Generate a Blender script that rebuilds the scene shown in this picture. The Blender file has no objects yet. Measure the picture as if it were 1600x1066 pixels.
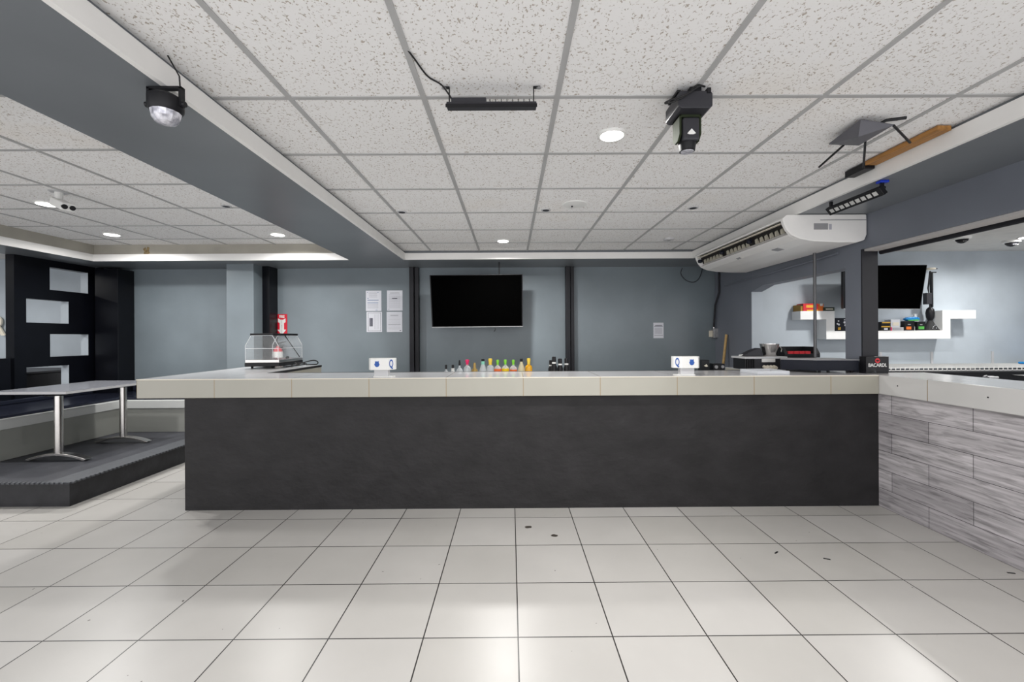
import bpy, bmesh, math, random
from mathutils import Vector, Matrix

# ---------------------------------------------------------------- camera, world, exposure
S = bpy.context.scene
C = S.collection
PI = math.pi
FPX, YAW, CY, ROLL, HC = 671.0, 0.0034, 526.4, 0.0057, 1.37
cam_d = bpy.data.cameras.new('camera')
cam = bpy.data.objects.new('camera', cam_d)
C.objects.link(cam)
cam_d.sensor_width = 36.0
cam_d.lens = FPX / 1600.0 * 36.0
cam_d.shift_y = (CY - 533.0) / 1600.0
cam_d.clip_start = 0.02
cam.matrix_world = (Matrix.Translation((0, 0, HC)) @ Matrix.Rotation(-YAW, 4, 'Z')
                    @ Matrix.Rotation(PI / 2, 4, 'X') @ Matrix.Rotation(-ROLL, 4, 'Z'))
S.camera = cam

W = bpy.data.worlds.new('World')
S.world = W
W.use_nodes = True
W.node_tree.nodes['Background'].inputs[0].default_value = (0.97, 0.965, 0.985, 1)
W.node_tree.nodes['Background'].inputs[1].default_value = 2.1

S.view_settings.view_transform = 'Standard'
S.view_settings.look = 'None'
S.view_settings.gamma = 1.0
S.view_settings.use_curve_mapping = False
S.view_settings.exposure = 0.0
LAMP_W = 26.0


def ray(px, py):
    a = px - 800.0; b = py - CY
    A = a * math.cos(ROLL) - b * math.sin(ROLL)
    B = a * math.sin(ROLL) + b * math.cos(ROLL)
    x, y, z = A / FPX, 1.0, -B / FPX
    return Vector((x * math.cos(YAW) + y * math.sin(YAW), -x * math.sin(YAW) + y * math.cos(YAW), z))

def at(px, py, Y):
    d = ray(px, py); d *= Y / d.y
    return Vector((d.x, Y, d.z + HC))

def atz(px, py, Z):
    d = ray(px, py); d *= (Z - HC) / d.z
    return Vector((d.x, d.y, Z))

def atx(px, py, X):
    d = ray(px, py); d *= X / d.x
    return Vector((X, d.y, d.z + HC))

# ---------------------------------------------------------------- materials
def lin(c):
    return tuple((v / 255.0) ** 2.2 if v > 1 else v for v in c)

def mat(name, rgb, rough=0.6, metal=0.0, noise=0.0, nscale=8.0, bump=0.0, bscale=60.0, trans=0.0, ior=1.45,
        alpha=None, coat=0.0, emit=None, estr=0.0, spec=0.5, stretch=None):
    m = bpy.data.materials.new(name)
    m.use_nodes = True
    nt = m.node_tree; N = nt.nodes; L = nt.links
    b = N['Principled BSDF']
    b.inputs['Roughness'].default_value = rough
    b.inputs['Metallic'].default_value = metal
    b.inputs['IOR'].default_value = ior
    b.inputs['Transmission Weight'].default_value = trans
    b.inputs['Coat Weight'].default_value = coat
    b.inputs['Specular IOR Level'].default_value = spec
    if alpha is not None: b.inputs['Alpha'].default_value = alpha
    if emit:
        b.inputs['Emission Color'].default_value = (*emit, 1)
        b.inputs['Emission Strength'].default_value = estr
    tc = N.new('ShaderNodeTexCoord'); geo = N.new('ShaderNodeNewGeometry')
    src = geo.outputs['Position'] if stretch is not None else tc.outputs['Object']
    if stretch:
        mp = N.new('ShaderNodeMapping'); mp.inputs['Scale'].default_value = stretch
        L.new(src, mp.inputs[0]); src = mp.outputs[0]
    n = N.new('ShaderNodeTexNoise'); n.inputs['Scale'].default_value = nscale; n.inputs['Detail'].default_value = 5
    L.new(src, n.inputs['Vector'])
    r = N.new('ShaderNodeValToRGB')
    k = max(noise, 0.02)
    r.color_ramp.elements[0].position = 0.3; r.color_ramp.elements[1].position = 0.7
    r.color_ramp.elements[0].color = (*[max(0, c * (1 - k)) for c in rgb], 1)
    r.color_ramp.elements[1].color = (*[min(1, c * (1 + k)) for c in rgb], 1)
    L.new(n.outputs['Fac'], r.inputs[0]); L.new(r.outputs[0], b.inputs['Base Color'])
    if bump > 0:
        n2 = N.new('ShaderNodeTexNoise'); n2.inputs['Scale'].default_value = bscale; n2.inputs['Detail'].default_value = 6
        L.new(src, n2.inputs['Vector'])
        bp = N.new('ShaderNodeBump'); bp.inputs['Strength'].default_value = bump; bp.inputs['Distance'].default_value = 0.01
        L.new(n2.outputs['Fac'], bp.inputs['Height']); L.new(bp.outputs[0], b.inputs['Normal'])
    return m

def mathn(nt, op, a, b=None, c=None):
    n = nt.nodes.new('ShaderNodeMath'); n.operation = op
    for i, v in enumerate((a, b, c)):
        if v is None: continue
        if isinstance(v, (int, float)): n.inputs[i].default_value = v
        else: nt.links.new(v, n.inputs[i])
    return n.outputs[0]

def mixc(nt, f, a, b):
    n = nt.nodes.new('ShaderNodeMix'); n.data_type = 'RGBA'
    for s, v in ((n.inputs[0], f), (n.inputs[6], a), (n.inputs[7], b)):
        if isinstance(v, tuple): s.default_value = (*v, 1)
        elif isinstance(v, (int, float)): s.default_value = v
        else: nt.links.new(v, s)
    return n.outputs[2]

def tile_floor():
    m = bpy.data.materials.new('floor_tile'); m.use_nodes = True
    nt = m.node_tree; N = nt.nodes; L = nt.links; b = N['Principled BSDF']
    g = N.new('ShaderNodeNewGeometry'); mp = N.new('ShaderNodeMapping')
    T = 0.4317
    mp.inputs['Location'].default_value = (-0.0267 + 40 * T, -3.2517 + 40 * T, 0)
    L.new(g.outputs['Position'], mp.inputs[0])
    br = N.new('ShaderNodeTexBrick'); br.offset = 0.0; br.squash = 1.0
    br.inputs['Scale'].default_value = 1.0
    br.inputs['Brick Width'].default_value = T; br.inputs['Row Height'].default_value = T
    br.inputs['Mortar Size'].default_value = 0.0032; br.inputs['Mortar Smooth'].default_value = 0.15
    br.inputs['Color1'].default_value = (0.47, 0.455, 0.43, 1); br.inputs['Color2'].default_value = (0.52, 0.505, 0.485, 1)
    br.inputs['Mortar'].default_value = (0.018, 0.016, 0.015, 1)
    L.new(mp.outputs[0], br.inputs['Vector'])
    n = N.new('ShaderNodeTexNoise'); n.inputs['Scale'].default_value = 2.2; n.inputs['Detail'].default_value = 6
    L.new(g.outputs['Position'], n.inputs['Vector'])
    cl = mathn(nt, 'MULTIPLY_ADD', n.outputs['Fac'], 0.22, 0.89)
    mx = N.new('ShaderNodeVectorMath'); mx.operation = 'SCALE'
    L.new(br.outputs['Color'], mx.inputs[0]); L.new(cl, mx.inputs['Scale'])
    # small chips and specks of dirt
    n2 = N.new('ShaderNodeTexNoise'); n2.inputs['Scale'].default_value = 26; n2.inputs['Detail'].default_value = 2
    L.new(g.outputs['Position'], n2.inputs['Vector'])
    sp = mathn(nt, 'GREATER_THAN', n2.outputs['Fac'], 0.775)
    col = mixc(nt, sp, mx.outputs[0], (0.10, 0.09, 0.08))
    # two larger worn chips in front of the bar
    sx = N.new('ShaderNodeSeparateXYZ'); L.new(g.outputs['Position'], sx.inputs[0])
    nd = mathn(nt, 'MULTIPLY', n2.outputs['Fac'], 0.05)
    for cx, cy, r in ((0.120, 3.09, 0.052), (0.295, 2.955, 0.05)):
        dx = mathn(nt, 'SUBTRACT', sx.outputs[0], cx); dy = mathn(nt, 'SUBTRACT', sx.outputs[1], cy)
        dx = mathn(nt, 'MULTIPLY', dx, 1.0); dy = mathn(nt, 'MULTIPLY', dy, 1.5)
        d = mathn(nt, 'SQRT', mathn(nt, 'ADD', mathn(nt, 'MULTIPLY', dx, dx), mathn(nt, 'MULTIPLY', dy, dy)))
        d = mathn(nt, 'ADD', d, nd)
        col = mixc(nt, mathn(nt, 'LESS_THAN', d, r), col, (0.07, 0.06, 0.05))
    L.new(col, b.inputs['Base Color'])
    b.inputs['Roughness'].default_value = 0.33
    bp = N.new('ShaderNodeBump'); bp.inputs['Strength'].default_value = 0.3; bp.inputs['Distance'].default_value = 0.003
    inv = mathn(nt, 'SUBTRACT', 1.0, br.outputs['Fac']); L.new(inv, bp.inputs['Height'])
    L.new(bp.outputs[0], b.inputs['Normal'])
    return m

def ceiling_tile(name):
    m = bpy.data.materials.new(name); m.use_nodes = True
    nt = m.node_tree; N = nt.nodes; L = nt.links; b = N['Principled BSDF']
    g = N.new('ShaderNodeNewGeometry')
    mp = N.new('ShaderNodeMapping'); mp.inputs['Scale'].default_value = (1, 0.8, 1); L.new(g.outputs['Position'], mp.inputs[0])
    n = N.new('ShaderNodeTexNoise'); n.inputs['Scale'].default_value = 105; n.inputs['Detail'].default_value = 2.5; n.inputs['Distortion'].default_value = 0.6
    L.new(mp.outputs[0], n.inputs['Vector'])
    r = N.new('ShaderNodeValToRGB')
    r.color_ramp.elements[0].position = 0.345; r.color_ramp.elements[0].color = (1, 1, 1, 1)
    r.color_ramp.elements[1].position = 0.40; r.color_ramp.elements[1].color = (0, 0, 0, 1)
    L.new(n.outputs['Fac'], r.inputs[0])
    n3 = N.new('ShaderNodeTexNoise'); n3.inputs['Scale'].default_value = 1.3; n3.inputs['Detail'].default_value = 3
    L.new(g.outputs['Position'], n3.inputs['Vector'])
    st = N.new('ShaderNodeValToRGB'); st.color_ramp.elements[0].position = 0.6; st.color_ramp.elements[1].position = 0.95
    L.new(n3.outputs['Fac'], st.inputs[0])
    base = mixc(nt, st.outputs[0], (0.86, 0.855, 0.85), (0.80, 0.74, 0.66))
    col = mixc(nt, r.outputs[0], base, (0.44, 0.39, 0.34))
    L.new(col, b.inputs['Base Color'])
    b.inputs['Roughness'].default_value = 0.9
    bp = N.new('ShaderNodeBump'); bp.inputs['Strength'].default_value = 0.35; bp.inputs['Distance'].default_value = 0.004
    iv = mathn(nt, 'SUBTRACT', 1.0, r.outputs[0]); L.new(iv, bp.inputs['Height']); L.new(bp.outputs[0], b.inputs['Normal'])
    return m

def plank_tile():
    m = bpy.data.materials.new('plank_tile'); m.use_nodes = True
    nt = m.node_tree; N = nt.nodes; L = nt.links; b = N['Principled BSDF']
    g = N.new('ShaderNodeNewGeometry'); sx = N.new('ShaderNodeSeparateXYZ'); L.new(g.outputs['Position'], sx.inputs[0])
    cm = N.new('ShaderNodeCombineXYZ')
    L.new(mathn(nt, 'ADD', sx.outputs[1], 10 * 0.585 - 3.312), cm.inputs[0])
    L.new(mathn(nt, 'ADD', sx.outputs[2], 1.5), cm.inputs[1])
    br = N.new('ShaderNodeTexBrick'); br.offset = 0.5; br.offset_frequency = 2
    br.inputs['Scale'].default_value = 1.0
    br.inputs['Brick Width'].default_value = 0.585; br.inputs['Row Height'].default_value = 0.15
    br.inputs['Mortar Size'].default_value = 0.0019; br.inputs['Mortar Smooth'].default_value = 0.1
    br.inputs['Color1'].default_value = (0.38, 0.36, 0.375, 1); br.inputs['Color2'].default_value = (0.53, 0.505, 0.52, 1)
    br.inputs['Mortar'].default_value = (0.05, 0.045, 0.05, 1)
    L.new(cm.outputs[0], br.inputs['Vector'])
    def grain(sc, det, dist, yo, lo, hi, a, bb):
        mp = N.new('ShaderNodeMapping'); mp.inputs['Scale'].default_value = (1.0, 1.0, yo)
        L.new(g.outputs['Position'], mp.inputs[0])
        n = N.new('ShaderNodeTexNoise'); n.inputs['Scale'].default_value = sc; n.inputs['Detail'].default_value = det; n.inputs['Distortion'].default_value = dist
        L.new(mp.outputs[0], n.inputs['Vector'])
        mr = N.new('ShaderNodeMapRange'); mr.inputs[1].default_value = lo; mr.inputs[2].default_value = hi
        mr.inputs[3].default_value = a; mr.inputs[4].default_value = bb
        L.new(n.outputs['Fac'], mr.inputs[0]); return mr.outputs[0]
    g1 = grain(1.6, 10, 0.5, 26.0, 0.3, 0.7, 0.70, 1.28)
    g2 = grain(7.0, 8, 0.4, 9.0, 0.36, 0.50, 0.70, 1.05)
    f = mathn(nt, 'MULTIPLY', g1, g2)
    v = N.new('ShaderNodeVectorMath'); v.operation = 'SCALE'; L.new(br.outputs['Color'], v.inputs[0]); L.new(f, v.inputs['Scale'])
    L.new(v.outputs[0], b.inputs['Base Color']); b.inputs['Roughness'].default_value = 0.5
    return m

def slab_tile(name, axis, joint, period, ca, cb):
    """cream tiles with tan joints at right angles to the counter's edge"""
    m = bpy.data.materials.new(name); m.use_nodes = True
    nt = m.node_tree; N = nt.nodes; L = nt.links; b = N['Principled BSDF']
    g = N.new('ShaderNodeNewGeometry'); sx = N.new('ShaderNodeSeparateXYZ'); L.new(g.outputs['Position'], sx.inputs[0])
    t = mathn(nt, 'ADD', sx.outputs[axis], -joint + 40 * period)
    t = mathn(nt, 'PINGPONG', t, period / 2)
    t = mathn(nt, 'LESS_THAN', t, 0.0028)
    n = N.new('ShaderNodeTexNoise'); n.inputs['Scale'].default_value = 3; n.inputs['Detail'].default_value = 5
    L.new(g.outputs['Position'], n.inputs['Vector'])
    base = mixc(nt, n.outputs['Fac'], ca, cb)
    L.new(mixc(nt, t, base, (0.30, 0.23, 0.14)), b.inputs['Base Color'])
    b.inputs['Roughness'].default_value = 0.16
    return m

M = {}
M['floor'] = tile_floor()
M['ceil'] = ceiling_tile('ceiling_tile')
M['plank'] = plank_tile()
M['slab_lit'] = slab_tile('counter_tile_lit_top', 0, 1.913, 0.605, (0.52, 0.52, 0.53), (0.60, 0.60, 0.61))  # same tile as the front, with the light on the top in its colour
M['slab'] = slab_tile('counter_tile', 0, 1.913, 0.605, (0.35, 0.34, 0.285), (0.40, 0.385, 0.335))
M['slab_wing'] = slab_tile('wing_tile_lightened', 1, 2.98, 0.605, (0.55, 0.545, 0.53), (0.64, 0.63, 0.62))  # counter tile lightened to make up for weak light on the wing
M['tbar'] = mat('ceiling_rail', (0.42, 0.42, 0.42), 0.5, noise=0.06, nscale=6)
M['wall'] = mat('blue_grey_paint', (0.185, 0.220, 0.243), 0.30, noise=0.10, nscale=1.6, bump=0.12, bscale=9, stretch=(1, 1, 1))
M['wall_light'] = mat('pale_blue_grey_paint', (0.45, 0.50, 0.545), 0.45, noise=0.08, nscale=2, bump=0.12, bscale=20, stretch=(1, 1, 1))
M['soffit'] = mat('soffit_paint', (0.17, 0.185, 0.20), 0.35, noise=0.08, nscale=1.5, bump=0.06, bscale=5, stretch=(1, 1, 1))
M['beam'] = mat('beam_paint', (0.175, 0.19, 0.225), 0.5, noise=0.08, nscale=2, bump=0.1, bscale=12, stretch=(1, 1, 1))
M['fascia'] = mat('white_fascia_paint', (0.86, 0.85, 0.83), 0.45, noise=0.03, nscale=4, stretch=(1, 1, 1))
M['cove'] = mat('beige_cove_paint', (0.40, 0.38, 0.33), 0.7, noise=0.12, nscale=3, stretch=(1, 1, 1))
M['bar'] = mat('bar_black_paint', (0.014, 0.013, 0.014), 0.6, noise=0.35, nscale=5, bump=0.55, bscale=14, stretch=(1, 1, 1.4))
M['black'] = mat('black_gloss_paint', (0.003, 0.0035, 0.006), 0.3, spec=0.3, noise=0.2, nscale=5, bump=0.08, bscale=12)
M['post'] = mat('black_post_paint', (0.008, 0.008, 0.012), 0.5, noise=0.2, nscale=6)
M['plastic'] = mat('black_plastic', (0.008, 0.008, 0.010), 0.42, spec=0.35)
M['charcoal'] = mat('charcoal_plastic', (0.030, 0.030, 0.036), 0.45, spec=0.4)
M['rubber'] = mat('black_rubber', (0.012, 0.012, 0.013), 0.7)
M['navy'] = mat('dark_navy_laminate', (0.010, 0.012, 0.020), 0.5, spec=0.25)
M['white'] = mat('white_plastic', (0.78, 0.78, 0.76), 0.4)
M['ac'] = mat('ac_casing', (0.86, 0.85, 0.83), 0.33)
M['ac_dark'] = mat('ac_outlet_dark', (0.015, 0.013, 0.012), 0.7)
M['grey'] = mat('grey_plastic', (0.30, 0.30, 0.31), 0.5)
M['lightgrey'] = mat('light_grey_plastic', (0.52, 0.52, 0.53), 0.45)
M['steel'] = mat('brushed_steel', (0.62, 0.60, 0.58), 0.25, 1.0, noise=0.05)
M['pole'] = mat('grey_pole_metal', (0.13, 0.13, 0.135), 0.4, 0.5)
M['galv'] = mat('galvanised_steel', (0.45, 0.45, 0.46), 0.45, 0.7, noise=0.15, nscale=30)
M['deck'] = mat('platform_mat', (0.045, 0.047, 0.056), 0.5, noise=0.15, nscale=9, bump=0.25, bscale=120)
M['deck_edge'] = mat('platform_edge_mat', (0.085, 0.09, 0.10), 0.5, noise=0.1, nscale=20, bump=0.3, bscale=90)
M['riser'] = mat('platform_riser_paint', (0.020, 0.020, 0.023), 0.55, noise=0.35, nscale=7, bump=0.3, bscale=25)
M['bench_front'] = mat('grey_bench_panel', (0.25, 0.255, 0.235), 0.6, noise=0.05, nscale=4)
M['bench_seat'] = mat('dark_seat_vinyl', (0.012, 0.014, 0.024), 0.25, noise=0.1)
M['table'] = mat('speckled_grey_laminate', (0.17, 0.175, 0.195), 0.22, noise=0.2, nscale=60)
M['screen'] = mat('screen_glass', (0.0008, 0.0008, 0.0008), 0.6, spec=0.0)
M['paper'] = mat('paper', (0.70, 0.71, 0.76), 0.8)
M['ink'] = mat('dark_ink', (0.07, 0.07, 0.10), 0.8)
M['faint'] = mat('faint_print', (0.42, 0.42, 0.47), 0.8)
M['blueink'] = mat('blue_print', (0.20, 0.27, 0.42), 0.8)
M['blue'] = mat('logo_blue', (0.02, 0.09, 0.36), 0.5)
M['red'] = mat('red_sign', (0.62, 0.01, 0.03), 0.4)
M['redbox'] = mat('red_card', (0.62, 0.02, 0.03), 0.45)
M['yellow'] = mat('yellow_card', (0.75, 0.42, 0.04), 0.5)
M['ochre'] = mat('ochre_card', (0.34, 0.19, 0.02), 0.5)
M['orange'] = mat('orange_card', (0.85, 0.20, 0.03), 0.5)
M['green'] = mat('green_print', (0.09, 0.42, 0.07), 0.5)
M['darkgreen'] = mat('dark_green_card', (0.03, 0.045, 0.03), 0.5)
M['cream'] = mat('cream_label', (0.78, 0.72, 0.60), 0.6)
M['wood'] = mat('pine_lath', (0.36, 0.17, 0.045), 0.55, noise=0.3, nscale=5, stretch=(12, 1, 12))
M['handle'] = mat('broom_wood', (0.55, 0.36, 0.14), 0.5, noise=0.15, nscale=20)
M['glass'] = mat('clear_acrylic', (0.95, 0.97, 0.98), 0.03, alpha=0.06, spec=0.5)
M['smoked'] = mat('smoked_acrylic', (0.04, 0.045, 0.05), 0.05, alpha=0.35)
M['bottle'] = mat('bottle_glass', (0.72, 0.76, 0.78), 0.08, alpha=0.55)
M['gold'] = mat('gold_plastic', (0.40, 0.27, 0.08), 0.35, 0.3)
M['capyellow'] = mat('yellow_pourer', (0.85, 0.60, 0.06), 0.35)
M['capgreen'] = mat('green_pourer', (0.22, 0.62, 0.04), 0.35)
M['cappink'] = mat('pink_pourer', (0.78, 0.02, 0.13), 0.35)
M['mint'] = mat('mint_collar', (0.25, 0.62, 0.48), 0.4)
M['liqorange'] = mat('orange_liqueur', (0.86, 0.18, 0.05), 0.2)
M['liqyellow'] = mat('yellow_liqueur', (0.90, 0.62, 0.02), 0.2)
M['liqamber'] = mat('amber_liqueur', (0.80, 0.40, 0.02), 0.2)
M['liqcream'] = mat('cream_liqueur', (0.62, 0.56, 0.36), 0.3)
M['skyblue'] = mat('blue_plastic_wrap', (0.02, 0.25, 0.62), 0.25, noise=0.3, nscale=30)
M['tapeblue'] = mat('blue_tape', (0.01, 0.04, 0.45), 0.4)
M['lamp'] = mat('lamp_glow', (1, 1, 1), 0.5, emit=(1.0, 1.0, 0.97), estr=9.0)
M['cells'] = mat('reflector_cell', (0.70, 0.70, 0.68), 0.25, 0.3)
M['lens'] = mat('faceted_lens', (0.62, 0.62, 0.72), 0.08, 0.35, noise=0.5, nscale=45)
M['stain'] = mat('rust_stain', (0.27, 0.20, 0.10), 0.8, noise=0.5, nscale=40)

# ---------------------------------------------------------------- mesh helpers
class MB:
    def __init__(s): s.b = bmesh.new()
    def _v(s, pts): return [s.b.verts.new(Vector(p)) for p in pts]
    def hexa(s, lo, hi):
        """lo, hi: four corners each, in the same order"""
        v = s._v(list(lo) + list(hi)); n = len(lo)
        s.b.faces.new(v[:n][::-1]); s.b.faces.new(v[n:])
        for i in range(n):
            j = (i + 1) % n; s.b.faces.new((v[i], v[j], v[n + j], v[n + i]))
        return s
    def box(s, x0, x1, y0, y1, z0, z1, bev=0.0):
        x0, x1 = min(x0, x1), max(x0, x1); y0, y1 = min(y0, y1), max(y0, y1); z0, z1 = min(z0, z1), max(z0, z1)
        pre = set(s.b.faces)
        s.hexa([(x0, y0, z0), (x1, y0, z0), (x1, y1, z0), (x0, y1, z0)], [(x0, y0, z1), (x1, y0, z1), (x1, y1, z1), (x0, y1, z1)])
        if bev > 0:
            nf = [f for f in s.b.faces if f not in pre]
            ed = list({e for f in nf for e in f.edges})
            bmesh.ops.bevel(s.b, geom=ed, offset=bev, segments=2, affect='EDGES', profile=0.5)
        return s
    def prism(s, poly, z0, z1, axis='z'):
        def m(p, z):
            if axis == 'z': return (p[0], p[1], z)
            if axis == 'y': return (p[0], z, p[1])
            return (z, p[0], p[1])
        return s.hexa([m(p, z0) for p in poly], [m(p, z1) for p in poly])
    def tube(s, pts, r, seg=10, caps=True, r2=None):
        pts = [Vector(p) for p in pts]; rings = []
        n = len(pts)
        for i, p in enumerate(pts):
            d = (pts[min(i + 1, n - 1)] - pts[max(i - 1, 0)]).normalized()
            u = d.cross(Vector((0, 0, 1)))
            if u.length < 1e-3: u = d.cross(Vector((0, 1, 0)))
            u.normalize(); w = d.cross(u).normalized()
            rr = r if r2 is None else r + (r2 - r) * i / (n - 1)
            rings.append([s.b.verts.new(p + rr * (math.cos(2 * PI * k / seg) * u + math.sin(2 * PI * k / seg) * w)) for k in range(seg)])
        for a, b in zip(rings, rings[1:]):
            for k in range(seg):
                j = (k + 1) % seg; s.b.faces.new((a[k], a[j], b[j], b[k]))
        if caps: s.b.faces.new(rings[0][::-1]); s.b.faces.new(rings[-1])
        return s
    def lathe(s, prof, c=(0, 0, 0), seg=20, sx=1.0, sy=1.0):
        """prof: (radius, z) from bottom to top"""
        c = Vector(c); rings = []
        for r, z in prof:
            rings.append([s.b.verts.new(c + Vector((sx * r * math.cos(2 * PI * k / seg), sy * r * math.sin(2 * PI * k / seg), z))) for k in range(seg)])
        for a, b in zip(rings, rings[1:]):
            for k in range(seg):
                j = (k + 1) % seg; s.b.faces.new((a[k], a[j], b[j], b[k]))
        s.b.faces.new(rings[0][::-1]); s.b.faces.new(rings[-1])
        return s
    def build(s, name, m, parent=None, bevel=0.0, smooth=False, origin=None):
        bmesh.ops.recalc_face_normals(s.b, faces=s.b.faces[:])
        if parent is not None:
            off = Vector(parent.location)
            if parent.parent: off += Vector(parent.parent.location)
            o_loc = Vector((0, 0, 0))
        else:
            vs = [v.co for v in s.b.verts]
            mn = Vector([min(v[i] for v in vs) for i in range(3)]); mx = Vector([max(v[i] for v in vs) for i in range(3)])
            off = Vector(((mn.x + mx.x) / 2, (mn.y + mx.y) / 2, mn.z)) if origin is None else Vector(origin)
            o_loc = off.copy()
        bmesh.ops.translate(s.b, verts=s.b.verts[:], vec=-off)
        me = bpy.data.meshes.new(name); s.b.to_mesh(me); s.b.free()
        if smooth:
            for p in me.polygons: p.use_smooth = True
        me.materials.append(m if not isinstance(m, str) else M[m])
        o = bpy.data.objects.new(name, me); C.objects.link(o); o.location = o_loc
        if parent is not None: o.parent = parent
        if smooth:
            md = o.modifiers.new('es', 'EDGE_SPLIT'); md.split_angle = math.radians(38)
        if bevel > 0:
            md = o.modifiers.new('bv', 'BEVEL'); md.width = bevel; md.segments = 2; md.limit_method = 'ANGLE'; md.angle_limit = math.radians(35)
        return o

def tag(o, label, cat, group=None, kind=None):
    o['label'] = label; o['category'] = cat
    if group: o['group'] = group
    if kind: o['kind'] = kind
    return o

def thing(name, label, cat, loc, group=None):
    o = bpy.data.objects.new(name, None); C.objects.link(o); o.location = loc; o.empty_display_size = 0.05
    return tag(o, label, cat, group)

def struct(name, mb, m, label=None, parent=None, bevel=0.0):
    o = mb.build(name, m, parent, bevel=bevel)
    o['kind'] = 'structure'
    if label: o['label'] = label
    return o

def text(name, s, size, m, parent, loc, rot, depth=0.0008, sx=1.0, bold=0.0):
    cu = bpy.data.curves.new(name, 'FONT'); cu.body = s; cu.size = size; cu.extrude = depth; cu.offset = bold
    cu.align_x = 'CENTER'; cu.align_y = 'CENTER'
    t = bpy.data.objects.new('t', cu); C.objects.link(t)
    bpy.context.view_layer.update()
    me = bpy.data.meshes.new_from_object(t); bpy.data.objects.remove(t)
    mt = Matrix.LocRotScale(Vector(loc), None, None) @ rot.to_4x4() @ Matrix.Scale(sx, 4, Vector((1, 0, 0)))
    me.transform(mt)
    off = Vector(parent.location) + (Vector(parent.parent.location) if parent.parent else Vector((0, 0, 0)))
    me.transform(Matrix.Translation(-off))
    me.materials.clear(); me.materials.append(M[m])
    o = bpy.data.objects.new(name, me); C.objects.link(o); o.parent = parent
    return o

FRONT = Matrix.Rotation(PI / 2, 3, 'X')          # text upright, facing -Y

# ---------------------------------------------------------------- the setting
CZ, SZ = 2.48, 2.365                              # ceiling and soffit heights
LZ = 2.575                                        # raised left ceiling
BY = 6.16                                         # back wall
LX, RX = -5.77, 2.94                              # left screen plane, right wall plane
Y0 = -1.0                                         # room cut open behind the camera so world light fills it

struct('floor', MB().box(-10, 9, Y0, 6.4, -0.05, 0), 'floor', 'cream square floor tiles with dark joints')
o = struct('ceiling', MB().box(-1.42, 2.42, Y0, 5.6, CZ, CZ + 0.03), 'ceil', 'main suspended ceiling of speckled square tiles')
gr = MB()
TX, TY = 0.6178, 0.6134
for i in range(-2, 4):
    x = 0.2224 + i * TX; gr.box(x - 0.012, x + 0.012, Y0, 5.58, CZ - 0.005, CZ)
for j in range(-8, 7):
    y = 1.9857 + j * TY
    if Y0 < y < 5.6: gr.box(-1.36, 2.36, y - 0.0115, y + 0.0115, CZ - 0.0045, CZ)
struct('trim_1', gr, 'tbar', 'grey metal grid rails of the main ceiling')
struct('ceiling.001', MB().box(-5.6, -1.9, 1.6, 5.72, LZ, LZ + 0.03), 'ceil', 'raised speckled tile ceiling over the left platform')
gr = MB()
for i in range(0, 7):
    x = -2.395 - i * 0.613; gr.box(x - 0.012, x + 0.012, 1.7, 5.7, LZ - 0.005, LZ)
for j in range(0, 7):
    y = 2.122 + j * 0.614; gr.box(-5.32, -2.063, y - 0.0115, y + 0.0115, LZ - 0.0045, LZ)
struct('trim_2', gr, 'tbar', 'grey metal grid rails of the left ceiling')
struct('ceiling.002', MB().box(3.0, 9, Y0, BY + 0.1, 2.565, 2.6), mat('plain_white_ceiling', (0.66, 0.65, 0.63), 0.8, noise=0.05), 'white ceiling of the room behind the right counter')
struct('ceiling.003', MB().box(-10, LX - 0.1, Y0, BY + 0.4, 2.565, 2.6), mat('far_white_ceiling', (0.66, 0.65, 0.63), 0.8, noise=0.05), 'white ceiling of the room behind the black screen')
# soffits (underside at SZ)
sf = MB()
sf.box(-2.06, -1.37, Y0, 5.52, SZ, 2.70)                       # beam between the two trays
sf.box(-5.87, RX, 5.52, BY, SZ, 2.70)                            # along the back wall
sf.box(2.37, RX, Y0, 5.52, SZ, 2.70)                           # along the right wall
sf.box(-5.87, -5.33, 1.75, 5.52, SZ, 2.70)                       # along the left screen
sf.box(-5.87, -2.06, Y0, 1.75, SZ, 2.70)                         # near left
struct('ceiling_soffit', sf, 'soffit', 'blue-grey painted soffit framing both ceiling trays')
# white fascia round the main tray
struct('trim_3', MB().box(-1.37, -1.345, Y0, 5.52, SZ, 2.452), 'fascia', 'white fascia on the left side of the main tray')
struct('trim_4', MB().box(-1.37, 2.37, 5.495, 5.52, SZ, 2.448), 'fascia', 'white fascia across the back of the main tray')
struct('trim_5', MB().box(2.345, 2.37, Y0, 5.52, SZ, 2.457), 'fascia', 'white fascia on the right side of the main tray')
struct('trim_6', MB().box(-5.33, -2.06, 5.495, 5.52, SZ, 2.452), 'fascia', 'white fascia across the back of the left tray')
struct('trim_7', MB().box(-5.345, -5.32, 1.75, 5.52, SZ, 2.452), 'fascia', 'white fascia on the far left of the left tray')
cv = MB(); cv.box(-5.325, -2.062, 5.514, 5.519, 2.452, LZ); cv.box(-5.329, -5.325, 1.75, 5.519, 2.452, LZ)
struct('trim_8', cv, 'cove', 'beige cove above the left white fascia')
st = MB(); st.prism([(-4.69, 2.456), (-4.68, 2.49), (-4.70, 2.52), (-4.665, 2.545), (-4.66, 2.50), (-4.64, 2.55), (-4.615, 2.535), (-4.625, 2.49), (-4.605, 2.47), (-4.63, 2.456)], 5.5115, 5.5135, 'y')
tag(st.build('water_stain', 'stain'), 'brown water stain on the beige cove above the white fascia', 'stain')['kind'] = 'structure'
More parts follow.
